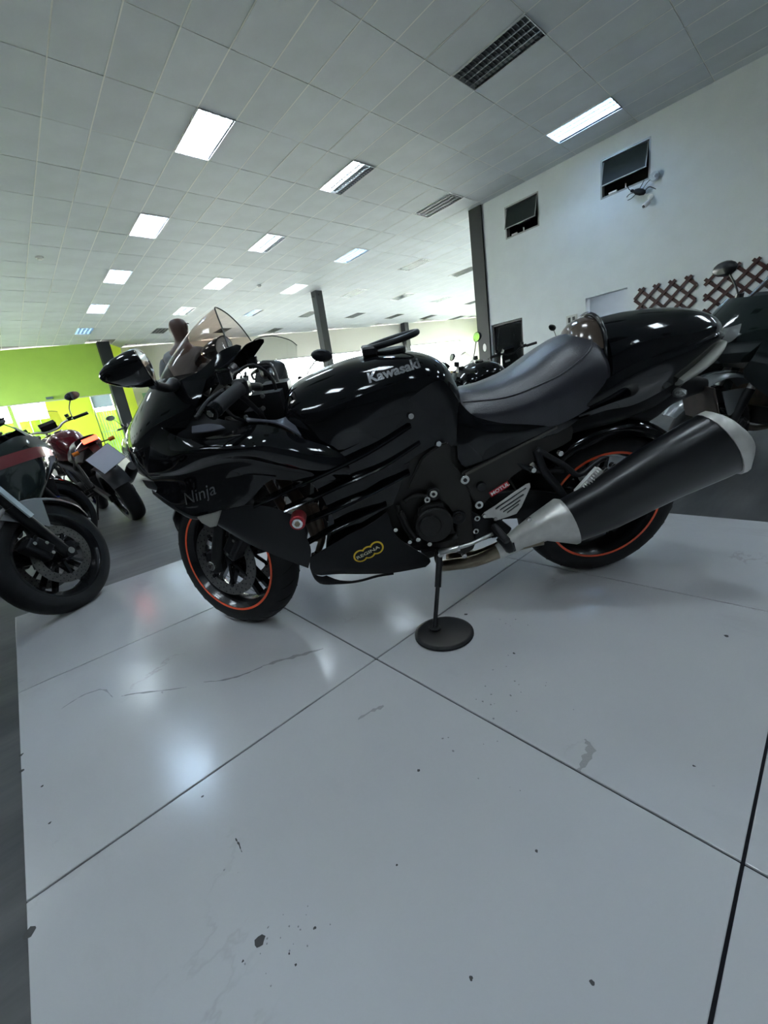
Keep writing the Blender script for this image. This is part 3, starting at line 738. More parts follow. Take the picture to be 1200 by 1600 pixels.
for s_ in (1, -1):
    patch('swingarm', [[(-.06, s_*.125, .345), (.12, s_*.135, .40), (.34, s_*.12, .46), (.52, s_*.10, .45)], [(-.07, s_*.135, .315), (.12, s_*.145, .35), (.34, s_*.13, .40), (.52, s_*.11, .40)],
          [(-.06, s_*.125, .285), (.12, s_*.135, .30), (.34, s_*.12, .345), (.52, s_*.10, .35)]], M_satin, H, 4, 3, thick=.03, flip=(s_ < 0))
MB().tube([(.50, -.12, .40), (.50, .12, .40)], .045, 12).build('swingarm_pivot', M_satin, H)
MB().beam((.30, 0, .42), (.40, 0, .62), .06, .06).tube([(.28, 0, .40), (.33, 0, .52), (.40, 0, .64)], .035, 12).build('rear_shock', M_satin, H)
# rear hugger
hg = []
for k in range(9):
    a = math.radians(38+k*15); r_ = .338+.012*math.sin((k/8)*PI)
    x_, z_ = r_*math.cos(PI-a if 0 else a), .315+r_*math.sin(a)
    hg.append([(x_*.965, -.10, .315+(z_-.315)*.92), (x_*.995, -.07, .315+(z_-.315)*.985), (x_, 0, z_), (x_*.995, .07, .315+(z_-.315)*.985), (x_*.965, .10, .315+(z_-.315)*.92), (x_*.90, .108, .315+(z_-.315)*.84)])
patch('rear_hugger', hg, M_black, H, 3, 2, thick=.004)
# front fender (turns with the wheel)
fg = []
for k in range(9):
    a = math.radians(22+k*15); r_ = .318
    row = []
    for y_, q in ((-.074, .90), (-.06, .96), (-.03, .995), (0, 1.0), (.03, .995), (.06, .96), (.074, .90)):
        qq = q if k not in (0,) else q*(1-abs(y_)*.3)
        row.append(MF @ Vector((r_*math.cos(a)*qq, y_*(1 if k else .55), .30+r_*math.sin(a)*qq)))
    fg.append(row)
patch('front_fender', fg, M_satin, H, 3, 2, thick=.003)
# fork, calipers
RK = Vector((-math.sin(math.radians(23)), 0, math.cos(math.radians(23))))
for s_ in (1, -1):
    a0 = Vector((.0, s_*.103, .30)); 
    f_ = MB(); f_.tube([MF @ (a0-RK*.03), MF @ (a0+RK*.30)], .027, 16, smooth=False); f_.beam(MF @ (a0+Vector((0, 0, -.03))), MF @ (a0+Vector((0, 0, .05))), .05, .045)
    fo = f_.build('fork_leg', M_satin, H, ang=40)
    MB().tube([MF @ (a0+RK*.29), MF @ (a0+RK*.56)], .0215, 14, smooth=False).build('fork_tube', M_steel if s_ > 0 else M_steel, fo, ang=40)
    MB().disc(MF @ (a0+Vector((0, s_*.03, 0))), MF.to_3x3() @ Vector((0, 1, 0)), .019, .010, 20).build('axle_cap', M_bolt, fo)
    MB().disc(MF @ (a0+Vector((0, s_*.037, 0))), MF.to_3x3() @ Vector((0, 1, 0)), .010, .006, 6).build('axle_bolt', M_eng, fo)
    ca = MB(); cM = MF @ Matrix.Translation((-.112, s_*.075, .375)) @ Matrix.Rotation(math.radians(-40), 4, 'Y')
    ca.box(cM @ Vector((0, 0, 0)), (.055, .075, .125), cM.to_3x3()); ca.box(cM @ Vector((.01, s_*.03, .0)), (.045, .03, .085), cM.to_3x3())
    c_ = ca.build('brake_caliper', M_satin, H); bv = c_.modifiers.new('b', 'BEVEL'); bv.width = .008; bv.segments = 2
    MB().disc(cM @ Vector((0, s_*.048, .035)), MF.to_3x3() @ Vector((0, 1, 0)), .006, .006, 8).disc(cM @ Vector((0, s_*.048, -.035)), MF.to_3x3() @ Vector((0, 1, 0)), .006, .006, 8).build('caliper_bolt', M_bolt, c_)
    MB().tube([MF @ (a0+RK*.08+Vector((-.05, 0, .04))), MF @ (a0+RK*.22+Vector((-.05, 0, .0))), MF @ (a0+RK*.42+Vector((-.02, 0, 0)))], .0045, 6).build('brake_hose', M_rubber, fo)
tc_ = MB(); tc_.beam(MF @ Vector((-.235, -.12, .80)), MF @ Vector((-.235, .12, .80)), .07, .03); tc_.beam(MF @ Vector((-.18, -.12, .66)), MF @ Vector((-.18, .12, .66)), .07, .035)
tc_.disc(MF @ Vector((-.235, .103, .825)), MF.to_3x3() @ RK, .027, .02, 16).disc(MF @ Vector((-.235, -.103, .825)), MF.to_3x3() @ RK, .027, .02, 16).disc(MF @ Vector((-.27, 0, .825)), MF.to_3x3() @ RK, .022, .02, 6)
tc_.build('triple_clamp', M_frame, H)

# ---------------------------------------------------------------- tank, seat, tail
tank = symloft('fuel_tank', [
    [(1.132, 0, 0.9), (1.134, 0.05, 0.895), (1.136, 0.1, 0.88), (1.137, 0.13, 0.86), (1.132, 0.14, 0.835), (1.122, 0.13, 0.8)],
    [(1.105, 0, 0.935), (1.108, 0.06, 0.93), (1.112, 0.12, 0.908), (1.115, 0.158, 0.87), (1.112, 0.168, 0.83), (1.1, 0.16, 0.78)],
    [(1.03, 0, 0.9622), (1.03, 0.08, 0.9539), (1.03, 0.14, 0.9291), (1.03, 0.185, 0.875), (1.03, 0.2, 0.82), (1.03, 0.2, 0.75)],
    [(0.94, 0, 0.983), (0.94, 0.09, 0.9747), (0.94, 0.15, 0.9473), (0.94, 0.195, 0.89), (0.94, 0.205, 0.82), (0.94, 0.2, 0.74)],
    [(0.85, 0, 0.993), (0.85, 0.09, 0.9847), (0.85, 0.15, 0.9564), (0.85, 0.19, 0.9), (0.85, 0.2, 0.82), (0.85, 0.195, 0.73)],
    [(0.74, 0, 0.993), (0.74, 0.08, 0.9863), (0.74, 0.14, 0.9598), (0.74, 0.175, 0.9), (0.74, 0.18, 0.82), (0.74, 0.175, 0.72)],
    [(0.65, 0, 0.9706), (0.65, 0.07, 0.9631), (0.65, 0.125, 0.9349), (0.65, 0.155, 0.87), (0.65, 0.16, 0.79), (0.65, 0.165, 0.7)],
    [(0.59, 0, 0.93), (0.59, 0.06, 0.922), (0.59, 0.105, 0.888), (0.59, 0.13, 0.83), (0.59, 0.14, 0.76), (0.59, 0.15, 0.68)],
    [(0.556, 0, 0.865), (0.556, 0.045, 0.858), (0.556, 0.08, 0.83), (0.556, 0.1, 0.79), (0.556, 0.11, 0.75), (0.556, 0.12, 0.68)]], M_black, H, 5, 5)
MB().disc((.77, 0, .992), (.03, 0, 1), .058, .02, 28).build('filler_ring', M_satin, H)
# tank-bag style ring standing over the filler
rg = MB(); cx_, cz_ = .755, 1.026; pts = []
for k in range(28):
    a = 2*PI*k/28; x_ = .085*math.cos(a); y_ = .070*math.sin(a); pts.append((cx_+x_, y_, cz_-x_*.17))
rg.tube(pts, .010, 8, closed=True); rg.build('tank_ring', M_satin, H, True)
MB().box((.835, 0, 1.005), (.05, .12, .03)).build('ring_mount', M_satin, H).modifiers.new('b', 'BEVEL').width = .006

seat = symloft('seat', [
    [(.585, 0, .800), (.585, .05, .797), (.582, .085, .785), (.578, .10, .770), (.575, .105, .755)],
    [(.545, 0, .838), (.545, .055, .832), (.543, .10, .805), (.540, .135, .775), (.540, .130, .738)],
    [(.46, 0, .845), (.46, .07, .838), (.46, .12, .810), (.46, .155, .770), (.455, .150, .722)],
    [(.36, 0, .872), (.36, .08, .862), (.36, .135, .826), (.36, .168, .778), (.355, .16, .712)],
    [(.26, 0, .925), (.26, .085, .912), (.26, .145, .868), (.26, .175, .802), (.26, .168, .704)],
    [(.18, 0, .962), (.18, .08, .948), (.175, .145, .900), (.170, .172, .830), (.17, .168, .735)],
    [(.12, 0, .968), (.12, .075, .952), (.115, .135, .905), (.11, .162, .845), (.11, .16, .770)],
    [(.085, 0, .950), (.085, .065, .935), (.082, .12, .892), (.08, .148, .848), (.08, .15, .800)]], M_leather, H, 5, 5)
t_seam = [( .555, .098, .818), (.50, .112, .812), (.42, .130, .812), (.33, .148, .838), (.25, .155, .862), (.18, .152, .905), (.135, .13, .935), (.115, .09, .958)]
tt = BVHTree.FromPolygons([v.co for v in seat.data.vertices], [p.vertices for p in seat.data.polygons])
sm = []
for p in crl(t_seam, 4):
    q = tt.find_nearest(p); sm.append(q[0]+q[1]*.0005)
MB().tube(sm, .0032, 6, smooth=False).build('seat_seam', M_leather, H, True)
mm = MB().tube([Vector((p.x, -p.y, p.z)) for p in sm], .0032, 6, smooth=False).build('seat_seam', M_leather, H, True)
M_hump = mat('black_pad_brown_reflection', (.075, .055, .042), .2, .2, .5)  # glossy black bump, its brown reflections put into the base colour
symloft('cowl_pad', [[(.165, 0, .958), (.165, .03, .953), (.165, .06, .935), (.165, .08, .910)], [(.150, 0, .988), (.150, .035, .982), (.15, .065, .958), (.15, .09, .920)],
    [(.120, 0, 1.008), (.12, .04, 1.0), (.12, .075, .970), (.12, .10, .925)], [(.085, 0, 1.010), (.085, .045, 1.0), (.085, .08, .97), (.085, .11, .915)],
    [(.055, 0, .995), (.055, .05, .985), (.055, .09, .955), (.055, .12, .905)]], M_hump, H, 4, 4)
MB().tube([(.085, .125, .885), (.080, .10, .945), (.085, .06, 1.0), (.088, 0, 1.018), (.085, -.06, 1.0), (.080, -.10, .945), (.085, -.125, .885)], .0075, 8).build('cowl_rim', M_black, H, True)
symloft('seat_cowl', [
    [(.075, 0, 1.000), (.075, .06, .985), (.075, .115, .935), (.075, .150, .865), (.078, .155, .810)],
    [(-.02, 0, 1.008), (-.02, .065, .992), (-.02, .12, .945), (-.02, .148, .880), (-.02, .152, .815)],
    [(-.12, 0, 1.008), (-.12, .06, .993), (-.12, .108, .952), (-.12, .136, .900), (-.12, .138, .845)],
    [(-.22, 0, .998), (-.22, .052, .985), (-.22, .090, .952), (-.22, .115, .915), (-.22, .116, .88)],
    [(-.295, 0, .982), (-.295, .045, .970), (-.295, .075, .948), (-.295, .092, .928), (-.295, .095, .908)],
    [(-.335, 0, .962), (-.335, .035, .955), (-.335, .06, .940), (-.335, .072, .928), (-.335, .074, .915)]], M_black, H, 4, 5)
for s_ in (1, -1):
    patch('tail_side', [
        [(.34, s_*.150, .712), (.20, s_*.160, .775), (.08, s_*.158, .835), (-.02, s_*.150, .870), (-.12, s_*.128, .900), (-.22, s_*.106, .905), (-.30, s_*.086, .915), (-.338, s_*.06, .915)],
        [(.34, s_*.158, .700), (.20, s_*.168, .745), (.08, s_*.168, .795), (-.02, s_*.160, .830), (-.12, s_*.144, .860), (-.22, s_*.124, .880), (-.30, s_*.104, .900), (-.345, s_*.078, .900)],
        [(.34, s_*.155, .688), (.20, s_*.160, .718), (.08, s_*.162, .755), (-.02, s_*.150, .775), (-.12, s_*.136, .800), (-.22, s_*.118, .832), (-.30, s_*.098, .872), (-.345, s_*.074, .885)],
        [(.34, s_*.145, .680), (.20, s_*.145, .700), (.08, s_*.145, .722), (-.02, s_*.132, .722), (-.12, s_*.118, .748), (-.22, s_*.100, .790), (-.30, s_*.082, .845), (-.34, s_*.06, .868)]],
        M_black, H, 4, 4, thick=.006, flip=(s_ < 0))
symloft('tail_light', [[(-.19, 0, .800), (-.19, 0.074, 0.788), (-.185, 0.126, 0.781), (-.19, 0.129, 0.773), (-.19, 0.099, 0.758), (-.19, 0, .768)],
    [(-.26, 0, .845), (-.26, 0.074, 0.833), (-.26, 0.124, 0.823), (-.26, 0.125, 0.806), (-.26, 0.093, 0.783), (-.26, 0, .79)],
    [(-.32, 0, .880), (-.32, 0.062, 0.868), (-.32, 0.109, 0.860), (-.32, 0.109, 0.840), (-.32, 0.082, 0.818), (-.32, 0, .825)],
    [(-.352, 0, .895), (-.352, 0.050, 0.883), (-.352, 0.087, 0.876), (-.352, 0.084, 0.860), (-.352, 0.062, 0.848), (-.352, 0, .855)]], M_lens, H, 4, 3)
symloft('undertray', [[(.36, 0, .70), (.36, .10, .70), (.36, .125, .66), (.36, .11, .62), (.36, 0, .61)], [(.15, 0, .74), (.15, .12, .735), (.15, .128, .70), (.15, .11, .65), (.15, 0, .64)],
    [(-.02, 0, .78), (-.02, .11, .77), (-.02, .12, .72), (-.02, .10, .665), (-.02, 0, .66)], [(-.16, 0, .80), (-.16, .09, .79), (-.16, .10, .75), (-.16, .08, .70), (-.16, 0, .69)],
    [(-.26, 0, .82), (-.26, .07, .81), (-.26, .075, .79), (-.26, .06, .76), (-.26, 0, .75)]], M_matte, H, 3, 4)
# plate hanger, plate, rear indicators
symloft('plate_hanger', [[(-.06, 0, .70), (-.06, .07, .70), (-.06, .075, .66), (-.06, .0, .64)], [(-.15, 0, .70), (-.15, .06, .70), (-.15, .065, .64), (-.15, 0, .60)], [(-.26, 0, .77), (-.26, .04, .76), (-.26, .045, .70), (-.26, 0, .66)], [(-.36, 0, .75), (-.36, .035, .745), (-.36, .04, .71), (-.36, 0, .69)]], M_matte, H, 3, 3)
plo = MB(); pM = Matrix.Rotation(math.radians(22), 3, 'Y'); plo.box((-.375, 0, .655), (.008, .17, .15), pM); o = plo.build('plate_bracket', M_plate, H); bv = o.modifiers.new('b', 'BEVEL'); bv.width = .003
for s_ in (1, -1):
    i_ = MB(); i_.tube([(-.19, s_*.05, .735), (-.195, s_*.10, .735)], .008, 8); io = i_.build('indicator_stalk', M_satin, H)
    q = MB(); q.lathe([(0, -.012), (.012, -.012), (.018, 0), (.014, .028), (0, .040)], Matrix.Translation((-.195, s_*.105, .735)) @ Matrix.Rotation(0 if s_ > 0 else PI, 4, 'X'), 14); q.build('indicator_lens', M_clear, io, True)

scv = patch('side_cover', [
    [(0.57, 0.128, 0.8193), (0.5195, 0.146, 0.7651), (0.4244, 0.15, 0.7453), (0.3162, 0.15, 0.7398), (0.2081, 0.15, 0.7449)],
    [(0.5799, 0.14, 0.7665), (0.5245, 0.16, 0.735), (0.4193, 0.166, 0.7118), (0.3111, 0.166, 0.7083), (0.1796, 0.162, 0.7176)],
    [(0.5899, 0.148, 0.6938), (0.528, 0.166, 0.6782), (0.4314, 0.17, 0.671), (0.3326, 0.168, 0.6772), (0.2326, 0.164, 0.6827)],
    [(0.5888, 0.146, 0.62), (0.551, 0.16, 0.5954), (0.4862, 0.168, 0.611), (0.3976, 0.168, 0.6381), (0.2976, 0.164, 0.6662)]], M_black, H, 4, 4, thick=.004)
mirrored(scv, H)
# ---------------------------------------------------------------- front cowl
ROWS = [
    (1.005, [(1.545, 0), (1.52, .075), (1.46, .130), (1.39, .165), (1.32, .185)]),
    (.965, [(1.585, 0), (1.56, .085), (1.49, .155), (1.41, .195), (1.34, .210)]),
    (.915, [(1.635, 0), (1.61, .085), (1.53, .180), (1.45, .218), (1.38, .225)]),
    (.87, [(1.680, 0), (1.650, .085), (1.565, .195), (1.49, .222), (1.42, .225)]),
    (.83, [(1.705, 0), (1.672, .085), (1.588, .200), (1.52, .222), (1.45, .225)]),
    (.78, [(1.705, 0), (1.672, .090), (1.592, .190), (1.53, .212), (1.47, .215)]),
    (.73, [(1.690, 0), (1.650, .095), (1.58, .175), (1.53, .195), (1.48, .200)]),
    (.695, [(1.660, 0), (1.625, .09), (1.565, .160), (1.53, .178), (1.48, .182)])]
full = []
for z_, pts in ROWS:
    full.append([(x_, y_, z_) for x_, y_ in pts[::-1]]+[(x_, -y_, z_) for x_, y_ in pts[1:]])
patch('nose_cowl', full, M_black, H, 4, 4, thick=-.004)
# headlight cluster: four lens pods wrapping the nose
for s_ in (1, -1):
    patch('headlight_lens', [[(1.660, s_*.012, .878), (1.652, s_*.055, .880), (1.622, s_*.105, .885)], [(1.705, s_*.014, .845), (1.690, s_*.065, .846), (1.640, s_*.125, .850)],
          [(1.722, s_*.014, .805), (1.704, s_*.070, .808), (1.650, s_*.132, .815)], [(1.712, s_*.014, .768), (1.698, s_*.06, .772), (1.655, s_*.11, .785)]], M_clear, H, 4, 4, thick=.002, flip=(s_ < 0))
    for k, (x_, y_, z_, r_) in enumerate(((1.675, .045, .84, .026), (1.645, .095, .845, .024))):
        MB().disc((x_, s_*y_, z_), (1, s_*.3, .2), r_, .02, 20).build('headlight_reflector', M_chrome, H)
# upper side fairing: glossy panel from the nose back under the tank
side = patch('side_fairing', [
    [(1.476, 0.235, 0.8989), (1.392, 0.286, 0.8655), (1.297, 0.282, 0.8629), (1.214, 0.256, 0.8717), (1.147, 0.24, 0.85), (1.087, 0.222, 0.8044), (0.9978, 0.212, 0.7548)],
    [(1.521, 0.225, 0.8607), (1.393, 0.305, 0.8524), (1.291, 0.315, 0.8542), (1.203, 0.305, 0.8545), (1.135, 0.275, 0.8187), (1.071, 0.245, 0.7763), (0.9639, 0.215, 0.7165)],
    [(1.555, 0.215, 0.8129), (1.417, 0.31, 0.8314), (1.307, 0.335, 0.8405), (1.212, 0.335, 0.8312), (1.139, 0.3, 0.788), (1.067, 0.262, 0.7443), (0.9579, 0.222, 0.6921)],
    [(1.575, 0.205, 0.7644), (1.448, 0.292, 0.7859), (1.323, 0.335, 0.8189), (1.225, 0.34, 0.8125), (1.152, 0.305, 0.7683), (1.081, 0.268, 0.7238), (0.956, 0.225, 0.6667)],
    [(1.578, 0.195, 0.7462), (1.454, 0.275, 0.7624), (1.336, 0.312, 0.7885), (1.242, 0.318, 0.7891), (1.168, 0.292, 0.7505), (1.094, 0.262, 0.7093), (0.9852, 0.225, 0.6538)],
    [(1.578, 0.19, 0.729), (1.456, 0.27, 0.7402), (1.339, 0.31, 0.7668), (1.252, 0.318, 0.7692), (1.18, 0.296, 0.7377), (1.109, 0.268, 0.7013), (1.016, 0.232, 0.6527)],
    [(1.576, 0.188, 0.7055), (1.457, 0.272, 0.7119), (1.35, 0.306, 0.7369), (1.275, 0.312, 0.7431), (1.241, 0.308, 0.7359), (1.196, 0.292, 0.7143), (1.11, 0.262, 0.6801)]], M_black, H, 5, 4, thick=.004)
mirrored(side, H)
nj = patch('lower_fairing', [
    [(1.576, 0.188, 0.7055), (1.457, 0.27, 0.7152), (1.349, 0.305, 0.7405), (1.274, 0.312, 0.7469), (1.228, 0.31, 0.7387), (1.173, 0.292, 0.7166)],
    [(1.583, 0.19, 0.6941), (1.46, 0.272, 0.6911), (1.369, 0.302, 0.7055), (1.297, 0.312, 0.7142), (1.246, 0.312, 0.7139), (1.213, 0.305, 0.7015)],
    [(1.595, 0.185, 0.6895), (1.484, 0.262, 0.6601), (1.392, 0.295, 0.6683), (1.329, 0.306, 0.6753), (1.28, 0.31, 0.6772), (1.25, 0.31, 0.6722)],
    [(1.604, 0.178, 0.6857), (1.531, 0.232, 0.6564), (1.466, 0.265, 0.6226), (1.406, 0.29, 0.6311), (1.357, 0.3, 0.6407), (1.285, 0.306, 0.6485)]], M_black, H, 5, 4, thick=.004)
mirrored(nj, H)
patch('chin_lip', [[(1.601, 0.18, 0.6973), (1.54, 0.228, 0.6697), (1.469, 0.262, 0.6285), (1.398, 0.285, 0.6296)], [(1.605, 0.172, 0.6786), (1.546, 0.222, 0.6497), (1.48, 0.252, 0.6071), (1.425, 0.27, 0.6088)], [(1.604, 0.15, 0.6714), (1.545, 0.2, 0.6416), (1.484, 0.232, 0.6024), (1.437, 0.25, 0.6032)]], M_satin, H, 4, 3, thick=.003, mirror=True)
patch('chin_duct', [[(1.639, 0.14, 0.724), (1.585, 0.18, 0.7239), (1.535, 0.2, 0.7147)], [(1.636, 0.135, 0.6938), (1.587, 0.17, 0.6954), (1.547, 0.19, 0.6925)], [(1.622, 0.12, 0.6757), (1.593, 0.15, 0.6788), (1.561, 0.17, 0.675)]], M_satin, H, 3, 3, thick=.004, mirror=True)
# inner cockpit trim (upward-facing ledges, bluish ceiling reflection put into their colour) and the dark inner cowl
tr = patch('inner_trim', [[(1.224, 0.25, 0.8812), (1.15, 0.232, 0.86), (1.087, 0.214, 0.8063)], [(1.231, 0.225, 0.884), (1.157, 0.2, 0.8534), (1.103, 0.175, 0.827)], [(1.227, 0.19, 0.8755), (1.162, 0.165, 0.8539), (1.121, 0.135, 0.8572)]], mat('trim_ceiling_reflection', (.075, .08, .10), .42), H, 4, 4, thick=.004)
mirrored(tr, H)
tr = patch('inner_ledge', [[(1.379, 0.27, 0.8778), (1.327, 0.262, 0.8735), (1.29, 0.25, 0.8741)], [(1.385, 0.24, 0.8899), (1.341, 0.23, 0.8886), (1.31, 0.22, 0.8775)]], mat('trim_ceiling_reflection', (.075, .08, .10), .42), H, 4, 3, thick=.004)
mirrored(tr, H)
pc = patch('inner_cowl', [[(1.459, 0.185, 0.9381), (1.385, 0.2, 0.9301), (1.312, 0.2, 0.8905), (1.234, 0.19, 0.8666), (1.15, 0.16, 0.8222)], [(1.47, 0.215, 0.8986), (1.39, 0.23, 0.8845), (1.311, 0.225, 0.8711), (1.237, 0.2, 0.8457), (1.157, 0.17, 0.7884)], [(1.474, 0.225, 0.8535), (1.401, 0.24, 0.8423), (1.321, 0.235, 0.8284), (1.247, 0.21, 0.8016), (1.163, 0.18, 0.7603)]], M_matte, H, 4, 3, thick=.004)
mirrored(pc, H)
# windscreen
WS = [[(1.530, 0, 1.008), (1.505, .075, 1.006), (1.455, .130, 1.002), (1.39, .168, .998)],
      [(1.478, 0, 1.062), (1.452, .075, 1.056), (1.402, .128, 1.042), (1.345, .166, 1.024)],
      [(1.410, 0, 1.120), (1.384, .075, 1.110), (1.338, .128, 1.084), (1.295, .168, 1.052)],
      [(1.340, 0, 1.168), (1.318, .072, 1.154), (1.285, .125, 1.118), (1.262, .166, 1.072)],
      [(1.290, 0, 1.193), (1.275, .065, 1.172), (1.256, .118, 1.130), (1.243, .160, 1.082)]]
fullw = [[(x_, y_, z_) for x_, y_, z_ in r_[::-1]]+[(x_, -y_, z_) for x_, y_, z_ in r_[1:]] for r_ in WS]
ws = patch('windscreen', fullw, M_smoke, H, 5, 5, thick=0)
for s_ in (1, -1):
    patch('screen_trim', [[(1.405, s_*.160, 1.012), (1.345, s_*.166, 1.028), (1.295, s_*.168, 1.055), (1.262, s_*.166, 1.075), (1.215, s_*.175, 1.085)],
        [(1.41, s_*.178, .985), (1.345, s_*.185, .998), (1.30, s_*.186, 1.020), (1.255, s_*.184, 1.040), (1.205, s_*.186, 1.072)],
        [(1.41, s_*.19, .965), (1.36, s_*.195, .965), (1.33, s_*.195, .975), (1.30, s_*.192, .99), (1.285, s_*.188, 1.0)]], M_black, H, 4, 3, thick=.004, flip=(s_ < 0))
MB().tube([p for p in crl(fullw[-1], 5)], .0022, 6, smooth=False).build('screen_edge', M_satin, H)
patch('instrument_hood', [[(1.38, -.13, .99), (1.38, -.06, 1.03), (1.38, 0, 1.04), (1.38, .06, 1.03), (1.38, .13, .99)], [(1.31, -.12, .985), (1.31, -.06, 1.015), (1.31, 0, 1.022), (1.31, .06, 1.015), (1.31, .12, .985)]], M_matte, H, 3, 3, thick=.004)
ic = MB(); iM = Matrix.Rotation(math.radians(-52), 3, 'Y')
ic.box((1.335, 0, .985), (.03, .20, .09), iM); io = ic.build('instrument_cluster', M_satin, H)
for y_ in (-.052, .052): MB().disc((1.322, y_, .995), iM @ Vector((-1, 0, 0)), .04, .012, 24).build('gauge', M_steel, io)
# mirrors
def mirror_part(s_):
    rim = [(1.394, 0.395, 1.111), (1.38, 0.415, 1.091), (1.377, 0.41, 1.065), (1.381, 0.39, 1.042), (1.394, 0.35, 1.023), (1.408, 0.305, 1.032), (1.415, 0.285, 1.066), (1.411, 0.31, 1.097), (1.402, 0.355, 1.111)]
    tip = Vector((1.5, 0.385, 1.059)); c_ = sum((Vector(p) for p in rim), Vector())/len(rim)
    rc = crl(rim, 3, True); n = len(rc); vs = []; fs = []
    prof = [(0, .0), (.03, .16), (.10, .33), (.25, .56), (.45, .76), (.7, .92), (.9, 1.0), (1.0, 1.0)]
    for t_, sc_ in prof:
        cc = tip.lerp(c_, t_)
        for p in rc: vs.append(cc+(p-c_)*max(sc_, .01))
    for i in range(len(prof)-1):
        for j in range(n): fs.append((i*n+j, i*n+(j+1) % n, (i+1)*n+(j+1) % n, (i+1)*n+j))
    fs.append(tuple((len(prof)-1)*n+j for j in range(n)))
    if s_ < 0: vs = [Vector((v.x, -v.y, v.z)) for v in vs]; fs = [f[::-1] for f in fs]
    bm = bmesh.new(); bv = [bm.verts.new(v) for v in vs]
    for f in fs: bm.faces.new([bv[i] for i in f])
    bmesh.ops.recalc_face_normals(bm, faces=bm.faces)
    sh = mkb('mirror_shell', bm, M_satin if 0 else M_black, H, autosm=50)
    ax = (c_-tip).normalized(); nn = Vector((0, 0, 0))
    for i in range(len(rc)): nn += (rc[i]-c_).cross(rc[(i+1) % n]-c_)
    nn.normalize()
    if nn.dot(ax) < 0: nn = -nn
    g = [c_+(p-c_)*.90+nn*.002 for p in rc]
    if s_ < 0: g = [Vector((v.x, -v.y, v.z)) for v in g]
    mk('mirror_glass', g, [tuple(range(n))], M_mirror, sh, False)
    st = [Vector(p) for p in ((1.41, 0.33, 1.026), (1.415, 0.28, 1.013), (1.423, 0.22, 1.001), (1.424, 0.165, 1.004))]
    if s_ < 0: st = [Vector((v.x, -v.y, v.z)) for v in st]
    MB().tube(st, [.013, .012, .014, .020], 10).build('mirror_stalk', M_satin, sh, True)
mirror_part(1); mirror_part(-1)
# clip-ons, grips, levers, reservoirs
for s_ in (1, -1):
    def S(p): return Vector((p[0], s_*p[1], p[2]))
    e_, i_ = S((1.264, 0.365, 0.9458)), S((1.221, 0.245, 0.9743)); ax = (e_-i_).normalized()
    b_ = MB(); b_.tube([S((1.195, .11, .955)), i_, e_], .0125, 10); bar = b_.build('handlebar', M_satin, H, True)
    g_ = MB(); g_.tube([i_, i_.lerp(e_, .08), i_.lerp(e_, .9), i_.lerp(e_, .96)], [.021, .0185, .0185, .021], 16, smooth=False); g_.build('grip', M_rubber, bar, True)
    MB().disc(e_+ax*.006, ax, .0195, .028, 18).build('bar_end', M_black, bar); MB().disc(e_+ax*.022, ax, .010, .006, 6).build('bar_end_bolt', M_bolt, bar)
    l_ = MB(); l_.tube([i_+Vector((.045, 0, .0)), i_.lerp(e_, .3)+Vector((.065, 0, -.005)), i_.lerp(e_, .9)+Vector((.055, 0, -.012)), e_+Vector((.05, 0, -.012))], [.008, .006, .0055, .008], 8); l_.build('lever', M_satin, bar, True)
    sw = MB(); sw.box(i_+Vector((0, -s_*.03, 0)), (.045, .05, .045)); o = sw.build('switch_box', M_satin, bar); o.modifiers.new('b', 'BEVEL').width = .008
    rs = MB(); rs.disc(i_+Vector((.045, -s_*.05, .030)), (0, 0, 1), .020, .035, 16); rs.build('fluid_reservoir', M_satin, bar); MB().disc(i_+Vector((.045, -s_*.05, .050)), (0, 0, 1), .022, .008, 16).build('reservoir_cap', M_black, bar)
for k, pts in enumerate(([(1.28, .15, .97), (1.22, .20, .93), (1.20, .14, .86), (1.22, .06, .80)], [(1.26, .12, 1.0), (1.20, .10, 1.02), (1.16, .05, .96), (1.17, .04, .86)], [(1.25, -.12, 1.0), (1.18, -.08, 1.0), (1.16, -.02, .93), (1.18, 0, .84)], [(1.30, .20, .95), (1.27, .22, .90), (1.24, .18, .86), (1.26, .12, .80)])):
    MB().tube(pts, .0055 if k else .008, 6).build('cable', M_rubber, H, True)
MB().box((1.19, .06, .88), (.10, .07, .10)).box((1.23, .10, .86), (.05, .08, .06)).box((1.17, -.05, .90), (.09, .10, .09)).build('wiring_block', M_matte, H)
for p in [(1.181, 0.16, 0.9325), (1.186, 0.17, 0.8983), (1.236, 0.2, 0.8849), (1.207, 0.15, 0.9595)]: MB().disc(p, (0, 1, .2), .007, .012, 8).build('bolt', M_bolt, H)
MB().tube([(1.362, 0.12, 1.008), (1.339, 0.14, 0.9827), (1.346, 0.16, 0.9604)], .009, 8).tube([(1.345, 0.1, 1.018), (1.318, 0.12, 0.9863)], .009, 8).tube([(1.316, 0.1, 0.9986), (1.293, 0.12, 0.9789)], .008, 8).build('steering_stop', M_frame, H, True)

